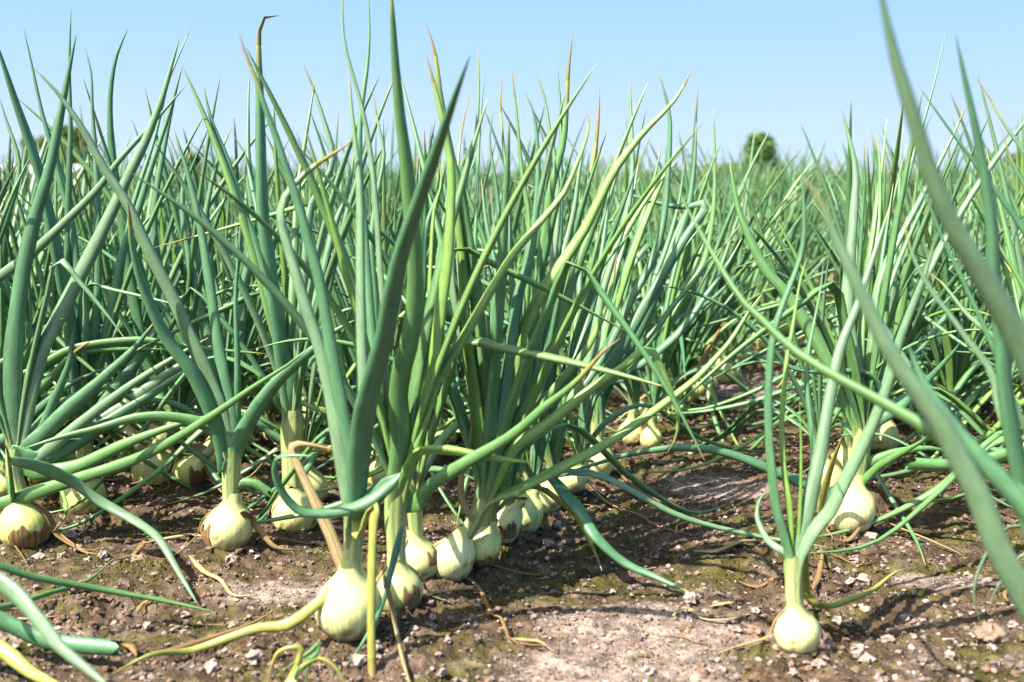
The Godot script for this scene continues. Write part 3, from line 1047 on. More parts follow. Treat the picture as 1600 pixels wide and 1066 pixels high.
	read_plant("clean pale green bulb with two leaves fallen onto the path beside it", [815, 840], 56, [824, 790, 832, 752], [
		[23, 0.0, "b", [848, 735, 866, 752, 887, 778, 907, 800, 930, 838, 975, 875, 1025, 905, 1084, 930], {"free": true, "h": [0.14, 0.10, 0.065, 0.035, 0.014, 0.008], "tip": 0.04}],
		[13, 0.0, "l", [830, 762, 850, 765, 880, 788, 897, 802, 912, 826, 930, 862, 941, 894], {"free": true, "h": [0.11, 0.09, 0.06, 0.03, 0.008], "tip": 0.25, "flat": 0.3}],
		[20, 0.1, "g", [850, 660, 870, 520, 890, 430, 905, 340, 925, 265, 934, 200, 937, 138], {"tip": 0.12}],
		[20, 0.1, "p", [845, 660, 850, 560, 862, 470, 880, 400, 897, 330, 905, 270, 915, 215], {"tip": 0.0}],
		[18, 0.14, "b", [852, 660, 900, 560, 925, 480, 940, 400, 950, 320, 952, 268], {"tip": 0.02}],
		[16, 0.1, "g", [842, 660, 822, 560, 815, 480, 800, 400, 795, 330], {"tip": 0.03}],
	], {"neck": 18, "tint": 0.45, "dirt": 0.3})
	read_plant("small bulb half hidden under arching leaves, behind the clean pale green bulb", [852, 805], 46, [859, 762, 865, 728], [
		[20, 0.1, "p", [880, 640, 905, 600, 925, 540, 942, 453, 962, 390, 980, 330, 988, 265, 986, 175, 984, 121], {"tip": 0.02}],
		[22, 0.1, "b", [882, 640, 920, 590, 960, 523, 987, 466, 1020, 406, 1037, 341, 1044, 266, 1047, 187, 1040, 150, 1027, 106], {"tip": 0.02}],
		[18, 0.1, "g", [876, 640, 890, 560, 905, 480, 925, 420, 935, 350], {"tip": 0.03}],
		[20, 0.05, "b", [872, 640, 850, 560, 842, 480, 850, 400, 842, 330], {"tip": 0.0}],
	], {"neck": 15, "tint": 0.4})
	read_plant("bulb with a long broken leaf folded back over, further along the middle row", [893, 784], 42, [899, 744, 906, 710], [
		[22, 0.1, "b", [922, 620, 950, 575, 980, 526, 1007, 478, 1037, 428, 1070, 373, 1105, 319, 1075, 323, 1050, 322, 1012, 313, 980, 303, 957, 292], {"tip": 0.0}],
		[18, 0.1, "g", [925, 625, 975, 580, 1020, 526, 1045, 486, 1087, 436, 1112, 403, 1138, 378], {"tip": 0.04}],
		[18, 0.15, "p", [920, 620, 940, 540, 955, 450, 975, 380, 990, 300, 1000, 240], {"tip": 0.03}],
		[16, 0.15, "b", [916, 620, 915, 540, 905, 450, 912, 380, 905, 300], {"tip": 0.0}],
	], {"neck": 14, "tint": 0.2})
	read_plant("long necked white bulb standing clear on the soil, further along the middle row", [930, 750], 50, [932, 695, 934, 655], [
		[20, 0.1, "b", [940, 600, 1000, 570, 1050, 531, 1075, 503, 1100, 466, 1132, 421, 1160, 371], {"tip": 0.02}],
		[20, 0.1, "b", [940, 590, 985, 540, 1015, 480, 1050, 400, 1075, 330, 1085, 260, 1088, 190], {"tip": 0.02}],
		[17, 0.1, "g", [936, 590, 965, 500, 985, 420, 1000, 350, 1022, 280, 1035, 220], {"tip": 0.03}],
		[16, 0.1, "p", [932, 600, 930, 520, 940, 450, 955, 380], {"tip": 0.06}],
	], {"neck": 17, "tint": 0.05, "dirt": 0.2})
	read_plant("small round bulb touching a long necked white one on stony soil", [985, 690], 34, [987, 658, 990, 630], [
		[15, 0.1, "g", [1000, 550, 1040, 500, 1075, 440, 1100, 380, 1120, 310], {"tip": 0.03}],
		[15, 0.1, "b", [996, 550, 1010, 470, 1040, 390, 1060, 320, 1070, 250], {"tip": 0.02}],
		[15, 0.1, "b", [998, 550, 1060, 500, 1110, 470, 1160, 420], {"tip": 0.02}],
	], {"neck": 12, "tint": 0.3})
	read_plant("small green bulb at the path edge with thin leaves, last before the blur", [1017, 694], 30, [1019, 662, 1023, 635], [
		[14, 0.1, "g", [1035, 540, 1065, 470, 1100, 410, 1115, 330, 1117, 250, 1115, 170], {"tip": 0.02}],
		[14, 0.1, "t", [1035, 650, 1080, 590, 1110, 540, 1134, 498], {"tip": 0.0, "flat": 0.25}],
		[14, 0.1, "b", [1032, 540, 1045, 460, 1065, 380, 1085, 300], {"tip": 0.02}],
	], {"neck": 11, "tint": 0.5})
	# the lone plant on the path side and the one behind it
	read_plant("lone onion with a soil clod on its bulb and a fork of upright dusty leaves", [1245, 1027], 72, [1241, 940, 1240, 900, 1241, 868], [
		[19, 0.05, "b", [1235, 860, 1222, 825, 1214, 800, 1207, 745, 1202, 682, 1201, 607, 1207, 532, 1216, 496, 1232, 453, 1250, 405, 1257, 360, 1255, 300, 1253, 243], {"tip": 0.0}],
		[15, 0.08, "y", [1240, 855, 1234, 792, 1225, 732, 1222, 657, 1230, 557, 1238, 516, 1250, 441, 1261, 402], {"tip": 0.02}],
		[8, 0.02, "y", [1244, 855, 1250, 800, 1252, 707, 1249, 625], {"tip": 0.02}],
		[24, 0.1, "p", [1246, 855, 1265, 782, 1282, 707, 1297, 620, 1310, 557, 1320, 525, 1340, 478, 1360, 416, 1385, 341, 1391, 320], {"tip": 0.02}],
		[27, -0.05, "p", [1250, 862, 1275, 825, 1297, 800, 1322, 749, 1350, 694, 1372, 644, 1390, 594, 1407, 531, 1432, 466, 1450, 416, 1463, 364], {"tip": 0.0, "turn": -0.8}],
		[14, 0.1, "b", [1250, 855, 1266, 780, 1272, 705, 1268, 672, 1261, 607, 1262, 557, 1270, 515, 1282, 453, 1287, 408], {"tip": 0.0}],
		[18, 0.0, "l", [1258, 850, 1256, 890, 1259, 925, 1275, 942, 1300, 943, 1325, 935, 1362, 915, 1390, 899, 1412, 889, 1440, 889], {"tip": 0.02, "flat": 0.7, "free": true, "h": [0.125, 0.09, 0.05, 0.035, 0.03, 0.028, 0.028, 0.03, 0.03]}],
		[13, 0.1, "p", [1232, 868, 1212, 855, 1198, 842, 1183, 808, 1189, 778, 1206, 769], {"tip": 0.0, "flat": 0.8}],
	], {"neck": 25, "tint": 0.1, "dirt": 0.35})
	read_plant("white bulb with torn skin and a spray of many leaves, behind the lone onion", [1324, 845], 68, [1336, 760, 1345, 710, 1350, 668], [
		[26, 0.1, "g", [1347, 680, 1330, 640, 1285, 547, 1225, 454, 1195, 420, 1157, 336, 1144, 275, 1140, 248], {"tip": 0.02}],
		[24, 0.1, "p", [1350, 650, 1340, 590, 1330, 540, 1324, 470, 1333, 350, 1337, 266, 1326, 212, 1315, 170], {"tip": 0.0}],
		[16, 0.1, "b", [1356, 650, 1358, 594, 1362, 532, 1370, 478, 1375, 428, 1390, 328, 1396, 286], {"tip": 0.02}],
		[18, -0.08, "b", [1365, 680, 1412, 632, 1450, 594, 1490, 550, 1502, 533], {"tip": 0.0}],
		[20, 0.0, "g", [1350, 722, 1400, 707, 1450, 700, 1490, 707], {"tip": 0.0}],
		[18, -0.1, "g", [1338, 755, 1375, 727, 1440, 690, 1460, 670], {"tip": 0.03}],
		[13, -0.08, "l", [1280, 800, 1290, 760, 1302, 720, 1318, 680], {"tip": 0.05, "free": true, "d0": -0.03}],
		[16, -0.02, "b", [1352, 665, 1372, 640, 1379, 615, 1362, 588, 1335, 580, 1290, 583, 1240, 577, 1212, 561], {"tip": 0.0, "flat": 0.8}],
		[18, 0.0, "b", [1345, 740, 1300, 772, 1258, 757, 1205, 735, 1162, 717, 1112, 703, 1050, 700, 975, 712, 925, 727, 882, 738], {"tip": 0.0, "free": true, "flat": 0.8}],
		[12, 0.2, "b", [1354, 650, 1362, 560, 1385, 450, 1400, 350, 1415, 290, 1432, 225, 1446, 180, 1461, 125, 1477, 52], {"tip": 0.0}],
		[20, 0.1, "p", [1354, 650, 1358, 590, 1365, 500, 1375, 436, 1405, 375, 1440, 308, 1470, 250, 1492, 205, 1514, 158], {"tip": 0.04}],
		[15, 0.15, "g", [1352, 650, 1345, 560, 1352, 460, 1372, 360, 1375, 280, 1372, 210], {"tip": 0.03}],
	], {"neck": 24, "tint": 0.0, "dirt": 0.3, "skin": [-0.3, 0.5, -0.8, -0.1]})
	# close plants beyond the frame's side whose leaves reach in
	read_plant("close plant whose broad soft edged leaves slant in past the lone onion", [1868, 1400], 130, [1860, 1290, 1855, 1230, 1850, 1180], [
		[62, -0.03, "p", [1800, 1020, 1690, 760, 1640, 640, 1592, 531, 1562, 478, 1520, 406, 1480, 336, 1452, 266, 1425, 175, 1400, 95, 1378, 0, 1368, -60], {"tip": 0.0, "turn": -0.5}],
		[60, 0.05, "p", [1790, 1180, 1700, 1090, 1640, 1000, 1600, 925, 1562, 862, 1532, 780, 1500, 720, 1470, 662, 1425, 602, 1380, 531, 1350, 466, 1312, 386, 1280, 311, 1254, 274], {"tip": 0.02, "turn": -0.6}],
		[56, 0.1, "b", [1800, 1120, 1720, 960, 1650, 850, 1600, 790, 1525, 707, 1475, 645, 1440, 590, 1420, 540], {"tip": 0.0}],
		[34, 0.28, "g", [1790, 1010, 1700, 860, 1600, 772, 1520, 722, 1475, 690, 1425, 655, 1350, 613, 1275, 571, 1225, 535, 1200, 508, 1162, 473, 1125, 416, 1082, 341, 1058, 294], {"tip": 0.0, "flat": 0.8}],
	], {"neck": 40})
	read_plant("plant with one dark sword like leaf rising against the sky beside the slanting leaves", [1806, 1175], 95, [1800, 1100, 1790, 1060, 1780, 1030], [
		[44, 0.0, "b", [1740, 1000, 1660, 930, 1615, 850, 1597, 760, 1585, 700, 1572, 620, 1565, 540, 1557, 470, 1552, 400, 1548, 330, 1537, 265, 1522, 187, 1507, 120, 1494, 57], {"tip": 0.0, "turn": 1.0, "flat": 0.45}],
		[16, 0.1, "b", [1740, 990, 1660, 800, 1590, 640, 1547, 531, 1525, 483, 1500, 428, 1475, 378, 1450, 316, 1427, 266, 1413, 220], {"tip": 0.02}],
		[20, 0.1, "p", [1740, 1000, 1680, 880, 1600, 730, 1562, 640, 1550, 582, 1512, 531, 1487, 496, 1450, 446, 1425, 396, 1410, 332], {"tip": 0.03}],
		[16, 0.0, "p", [1700, 960, 1620, 830, 1575, 825, 1550, 850, 1527, 900, 1522, 937, 1534, 978], {"tip": 0.0, "flat": 0.8, "d0": 0.1}],
		[13, 0.0, "p", [1690, 950, 1630, 860, 1595, 870, 1575, 895, 1557, 920, 1545, 952], {"tip": 0.0, "flat": 0.8, "d0": 0.12}],
	], {"neck": 32})
	read_plant("plant with crossing thin leaves behind the dark sword like leaf", [1737, 960], 70, [1730, 880, 1720, 840, 1710, 800], [
		[16, 0.05, "b", [1700, 640, 1660, 480, 1620, 395, 1590, 345, 1550, 290, 1512, 240, 1475, 190, 1438, 138], {"tip": 0.0}],
		[15, 0.1, "p", [1710, 600, 1680, 430, 1640, 315, 1600, 237, 1570, 195, 1545, 150, 1522, 117], {"tip": 0.06}],
		[24, 0.0, "g", [1700, 770, 1660, 720, 1600, 705, 1540, 719, 1480, 727, 1423, 725], {"tip": 0.0, "cut": true}],
		[18, 0.1, "g", [1700, 700, 1640, 560, 1600, 450, 1560, 380, 1545, 320], {"tip": 0.02}],
		[16, 0.1, "b", [1700, 600, 1640, 420, 1605, 300, 1580, 250, 1565, 200], {"tip": 0.04}],
		[18, 0.1, "p", [1700, 650, 1600, 560, 1520, 500, 1470, 440, 1440, 420], {"tip": 0.04}],
	], {"neck": 22})
	# the next row over
	read_plant("teardrop bulb with dusty neck and a grey leaf crossing in front, ringed by dry scraps", [358, 874], 76, [362, 800, 361, 750, 363, 695], [
		[31, -0.05, "b", [356, 740, 337, 662, 300, 582, 262, 532, 225, 453, 207, 386, 202, 336, 199, 314], {"tip": 0.05, "turn": 0.9}],
		[27, 0.0, "p", [358, 672, 345, 640, 325, 590, 300, 532, 270, 466, 232, 391, 200, 321, 162, 262, 125, 195, 87, 142, 52, 106], {"tip": 0.02, "turn": -0.7}],
		[22, 0.05, "b", [362, 660, 350, 594, 340, 532, 325, 428, 310, 341, 292, 266, 281, 232, 270, 198], {"tip": 0.02}],
		[13, 0.05, "b", [370, 660, 371, 582, 370, 532, 368, 466, 372, 391, 367, 358], {"tip": 0.02}],
		[28, 0.0, "b", [367, 700, 400, 640, 430, 600, 460, 570, 487, 548, 520, 520, 555, 500], {"tip": 0.0}],
		[20, -0.05, "g", [358, 705, 345, 685, 315, 662, 262, 651, 212, 653, 150, 670, 100, 682, 32, 703], {"tip": 0.0}],
		[17, 0.0, "g", [366, 765, 380, 755, 400, 757, 420, 770], {"tip": 0.0, "cut": true, "free": true, "flat": 0.8}],
		[14, 0.0, "t", [378, 800, 392, 822, 408, 845, 430, 860, 462, 864], {"free": true, "h": [0.07, 0.03, 0.012, 0.006], "tip": 0.0, "flat": 0.3}],
	], {"neck": 24, "tint": 0.25, "dirt": 0.5, "skin": [2.1, 2.9, -0.8, 0.3]})
	read_plant("bulb with thick pale neck and tall leaves, one with a bent brown tip", [462, 838], 62, [458, 760, 455, 700, 458, 640], [
		[31, 0.05, "b", [452, 620, 437, 531, 424, 440, 411, 340, 408, 266, 406, 160, 404, 60, 407, 40, 414, 27, 436, 24], {"tip": 0.08, "turn": 0.8}],
		[20, 0.1, "b", [455, 600, 430, 500, 400, 385, 380, 330, 355, 250, 330, 187, 316, 127], {"tip": 0.02}],
		[12, 0.12, "y", [470, 630, 535, 640, 525, 531, 508, 453, 502, 391, 504, 322, 494, 315, 450, 328, 400, 343, 300, 371, 233, 389], {"tip": 0.09, "free": true}],
		[24, 0.1, "b", [462, 620, 470, 540, 500, 440, 520, 360, 545, 290, 555, 225], {"tip": 0.02}],
		[18, 0.1, "p", [460, 620, 470, 500, 478, 400, 487, 320, 520, 255, 505, 185, 490, 140, 473, 98], {"tip": 0.05}],
		[16, 0.2, "g", [458, 620, 455, 520, 460, 400, 465, 300, 480, 200, 493, 122], {"tip": 0.0}],
		[16, 0.2, "b", [456, 620, 440, 500, 420, 400, 390, 265, 388, 160, 390, 112], {"tip": 0.0}],
		[18, 0.0, "b", [452, 690, 420, 675, 395, 655, 350, 640], {"tip": 0.0}],
		[15, 0.0, "l", [470, 695, 500, 700, 540, 705], {"tip": 0.0, "cut": true}],
	], {"neck": 31, "tint": 0.5, "dirt": 0.4, "low": 2})
	read_plant("squat yellow bulb beside a dried orange leaf, its neck bent under fallen leaves", [245, 762], 62, [250, 700, 262, 670, 280, 650], [
		[22, 0.0, "b", [285, 640, 260, 610, 230, 570, 215, 500, 200, 420, 190, 340, 178, 265, 172, 200, 173, 137, 182, 87, 200, 44], {"tip": 0.0}],
		[18, 0.1, "b", [285, 640, 265, 540, 250, 440, 240, 340, 262, 200, 285, 100], {"tip": 0.03}],
		[18, 0.1, "b", [285, 640, 300, 540, 310, 440, 320, 340, 340, 250, 362, 200], {"tip": 0.03}],
		[20, 0.1, "g", [285, 640, 330, 560, 380, 480, 430, 430, 480, 400], {"tip": 0.05}],
	], {"neck": 17, "tint": 0.7, "dirt": 0.2, "low": 2})
	read_plant("pear shaped yellow bulb lying tilted with an orange torn skin", [300, 768], 46, [322, 712, 338, 690, 345, 670], [
		[20, 0.1, "b", [340, 650, 330, 560, 310, 470, 290, 380, 285, 300, 300, 230], {"tip": 0.03}],
		[20, 0.1, "b", [345, 650, 370, 560, 380, 460, 395, 350, 385, 260, 390, 190], {"tip": 0.03}],
		[18, 0.0, "t", [325, 705, 300, 700, 275, 706, 262, 712], {"tip": 0.0, "flat": 0.2, "free": true}],
	], {"neck": 15, "tint": 0.9, "dirt": 0.2, "skin": [0.2, 1.4, -0.8, 0.2]})
	read_plant("yellow green bulb with purple torn skin under a heap of slanting leaves", [42, 858], 66, [30, 770, 22, 735, 25, 700], [
		[28, 0.02, "b", [20, 715, 55, 690, 100, 645, 162, 590, 207, 547, 240, 505], {"tip": 0.02}],
		[22, 0.0, "p", [37, 732, 125, 662, 200, 605, 270, 560, 325, 528], {"tip": 0.02}],
		[30, 0.1, "b", [60, 720, 120, 690, 200, 640, 260, 600, 310, 565], {"tip": 0.0, "turn": 0.3}],
		[27, -0.02, "g", [50, 735, 112, 732, 200, 692, 275, 664, 320, 650], {"tip": 0.0}],
		[22, -0.1, "g", [-60, 800, 0, 787, 125, 747, 225, 712, 320, 657, 400, 602, 450, 570, 482, 545], {"tip": 0.0, "free": true}],
		[24, 0.0, "p", [15, 720, 52, 727, 112, 752, 150, 780, 185, 800, 220, 820, 250, 857, 280, 900, 308, 938], {"tip": 0.0, "free": true, "h": [0.17, 0.15, 0.12, 0.09, 0.07, 0.055, 0.04, 0.02, 0.008]}],
		[20, 0.02, "b", [30, 720, 57, 690, 82, 632, 107, 570, 113, 530, 118, 500], {"tip": 0.0}],
		[30, 0.05, "b", [20, 700, 20, 600, 22, 531, 37, 416, 57, 330, 77, 265, 95, 175, 107, 112, 119, 53], {"tip": 0.0}],
		[16, -0.05, "g", [15, 740, 20, 780, 15, 730, 10, 700, 2, 690], {"tip": 0.1}],
		[30, 0.05, "p", [30, 690, 60, 560, 90, 500, 125, 430, 165, 350, 205, 265, 225, 225, 250, 162, 265, 112, 280, 60], {"tip": 0.0}],
	], {"neck": 22, "tint": 0.9, "dirt": 0.5, "skin": [0.3, 1.8, -0.6, 0.15], "fill": 3, "low": 3})
	read_plant("plant with a very dark leaf leaning across the others, its bulb hidden by fallen leaves", [130, 800], 58, [132, 730, 130, 700, 130, 670], [
		[32, -0.05, "b", [128, 680, 120, 600, 112, 531, 95, 428, 77, 341, 60, 265, 25, 162, 0, 85, -12, 50], {"tip": 0.0, "turn": 1.0}],
		[14, 0.05, "b", [130, 640, 118, 500, 106, 400, 108, 265, 110, 200, 108, 100, 111, 14], {"tip": 0.0}],
		[15, 0.05, "b", [132, 640, 125, 480, 112, 350, 95, 290, 80, 230, 65, 175, 50, 105, 37, 45], {"tip": 0.0}],
		[15, 0.1, "b", [136, 640, 150, 500, 153, 340, 148, 225, 144, 175, 142, 112, 132, 74], {"tip": 0.0}],
		[30, 0.05, "b", [135, 660, 165, 630, 205, 577, 235, 532, 260, 480], {"tip": 0.0}],
		[34, 0.05, "p", [135, 680, 180, 650, 230, 610, 300, 560, 330, 540], {"tip": 0.0, "turn": 0.4}],
		[17, 0.1, "b", [138, 640, 175, 480, 190, 400, 215, 330, 235, 265, 265, 175, 285, 99], {"tip": 0.02}],
		[13, 0.15, "b", [138, 640, 180, 480, 205, 330, 240, 220, 262, 130, 280, 85, 301, 37], {"tip": 0.03}],
	], {"neck": 20, "tint": 0.8, "low": 3})
	read_plant("plant at the row's edge with long level leaves resting on its neighbours", [-70, 820], 60, [-70, 740, -68, 700, -64, 665], [
		[22, 0.1, "g", [-60, 640, 0, 572, 75, 555, 175, 547, 260, 546], {"tip": 0.0}],
		[22, 0.05, "g", [-60, 650, 0, 612, 62, 575, 112, 547, 160, 537, 225, 532, 275, 540, 350, 548, 416, 553], {"tip": 0.03}],
		[25, 0.0, "g", [-60, 670, 0, 652, 62, 607, 112, 555, 141, 533], {"tip": 0.09}],
		[16, 0.0, "p", [-60, 480, 0, 432, 50, 395, 100, 348, 150, 298, 185, 252, 250, 180, 292, 131], {"tip": 0.0, "free": true}],
		[18, 0.1, "b", [-60, 600, -30, 450, 10, 340, 30, 260, 10, 190, -2, 150], {"tip": 0.0}],
		[22, 0.0, "b", [-60, 700, 0, 690, 60, 640, 110, 600, 165, 575], {"tip": 0.0}],
	], {"neck": 20})
	read_plant("plant outside the row end whose cut and fallen leaves lie on the bare soil", [-120, 990], 84, [-118, 900, -112, 870, -105, 850], [
		[22, 0.0, "g", [-100, 865, -40, 870, 0, 885, 50, 902, 150, 920, 250, 940, 338, 951], {"tip": 0.0, "free": true, "h": [0.14, 0.11, 0.075, 0.05, 0.03, 0.02]}],
		[38, 0.0, "p", [-100, 880, -40, 893, 0, 910, 30, 932, 60, 968, 95, 1012, 135, 1045, 180, 1082], {"tip": 0.0, "free": true, "h": [0.16, 0.14, 0.13, 0.11, 0.10, 0.09, 0.08], "turn": 0.5}],
		[29, 0.0, "b", [-100, 930, 0, 967, 75, 990, 183, 1016], {"tip": 0.0, "free": true, "cut": true, "h": [0.08, 0.05, 0.03, 0.02]}],
		[31, 0.0, "l", [-100, 970, 0, 1022, 50, 1050, 120, 1085], {"tip": 0.0, "free": true, "h": [0.06, 0.035, 0.025, 0.02]}],
		[12, 0.0, "g", [-100, 960, 0, 952, 75, 933, 137, 907, 177, 880], {"tip": 0.02, "free": true, "h": [0.05, 0.03, 0.015, 0.01, 0.006]}],
	], {"neck": 28})
	# a seedling tangle in front of the big bulb
	read_plant("tiny tangled yellow green onion sprout in front of the large pale bulb", [455, 1078], 18, [458, 1062, 462, 1050, 468, 1040], [
		[12, 0.0, "l", [465, 1045, 470, 1015, 455, 1012, 435, 1020, 425, 1040, 418, 1070], {"tip": 0.2}],
		[11, 0.0, "g", [470, 1040, 495, 1020, 498, 1006, 485, 1018, 460, 1035, 440, 1050], {"tip": 0.0}],
		[12, 0.0, "l", [475, 1045, 495, 1030, 520, 1040, 535, 1060, 545, 1080], {"tip": 0.0}],
		[10, 0.0, "g", [470, 1048, 488, 1025, 480, 1050, 477, 1075], {"tip": 0.0}],
	], {"neck": 9, "tint": 0.9, "called": "onion_sprout"})

# ------------------------------------------------------------------ the rest of the field
func build_field() -> void:
	var r := RandomNumberGenerator.new()
	r.seed = 77
	var start := {-1.62: 1.4, -1.26: 1.4, -0.90: 1.98, -0.54: 1.74, -0.72: 2.15, -1.08: 1.75, -1.44: 1.6, 0.49: 2.2, -0.18: 2.30, 0.31: 1.78, 0.67: 1.5, 1.03: 1.3}
	var rows: Array = []
	var x := -0.18
	while x > -70.0:
		rows.append(x)
		x -= 0.36 if not (absf(fmod(absf(x) - 0.18, 1.44) - 1.08) < 0.1) else 0.49
	rows.append_array([0.31, 0.67, 1.03, -0.72, -1.08, -1.44, 0.49])
	x = 1.52
	while x < 12.0:
		rows.append(x)
		x += 0.36
	var spots: Array = []
	for u in rows:
		var d: float = 1.5
		for k in start:
			if absf(k - u) < 0.01:
				d = start[k]
		while d < 52.0:
			var px: float = u + ROW_SLOPE * (d - 1.19)
			if absf(px) < 0.49 * d + 0.25:
				if d < 5.6:
					spots.append([Vector2(px, d).length(), px + r.randf_range(-0.04, 0.04), d, u])
			d += r.randf_range(0.068, 0.105)
	spots.sort_custom(func(p, q): return p[0] < q[0])
	var kept := mini(spots.size(), 290)
	var reach: float = spots[kept - 1][0]
	var protos: Array = []
	for i in kept:
		var o: Node3D
		if i < 18:
			o = wild_plant(i)
			protos.append(o)
		else:
			o = protos[r.randi_range(0, 17)].duplicate()
			o.name = numbered("onion_plant")
			add_child(o)
		var s: Array = spots[i]
		o.position = Vector3(s[1], gh(s[1], s[2]) - 0.002, -s[2])
		o.rotation = Vector3(r.randf_range(-0.05, 0.05), r.randf() * TAU, r.randf_range(-0.13, 0.03))
		o.scale = Vector3.ONE * r.randf_range(0.84, 1.12)
		var row: float = s[3]
		var which := "among the dense rows behind the teardrop bulb"
		if absf(row + 0.18) < 0.01:
			which = "further along the row of the smooth white bulb"
		elif absf(row + 0.54) < 0.01:
			which = "further along the row of the teardrop bulb"
		elif absf(row + 0.90) < 0.01:
			which = "further along the row of the squat yellow bulb"
		elif absf(row - 0.31) < 0.01:
			which = "further along the row of the lone onion"
		elif row > 0.4:
			which = "in the rows on the far side of the lone onion's row"
		o.set_meta("label", "green onion plant " + which)
		o.set_meta("group", "onion plants " + which)
	# the far field: clumps of a row each
	var mm := MultiMesh.new()
	mm.transform_format = MultiMesh.TRANSFORM_3D
	mm.mesh = row_clump()
	var tf: Array = []
	var along := atan2(ROW_SLOPE, 1.0)
	for u in rows:
		var d := 1.5
		while d < 58.0:
			var px: float = u + ROW_SLOPE * (d - 1.19)
			if absf(px) < 0.49 * d + 0.6 and Vector2(px, d).length() > reach + 0.42:
				var b := Basis(Vector3.UP, -along + PI * r.randi_range(0, 1) + r.randf_range(-0.08, 0.08)).scaled(Vector3.ONE * r.randf_range(0.92, 1.12))
				tf.append(Transform3D(b, Vector3(px, 0, -d)))
			d += 0.82
	mm.instance_count = tf.size()
	for i in tf.size():
		mm.set_instance_transform(i, tf[i])
	var far := MultiMeshInstance3D.new()
	far.name = "far_onion_crop"
	far.multimesh = mm
	far.material_override = M.leaf
	add_child(far)
	tag(far, "mass of blurred green onion leaves filling the field towards the horizon", "crop", "", "stuff")
	print("plants ", kept, " reach ", reach, " clumps ", tf.size())

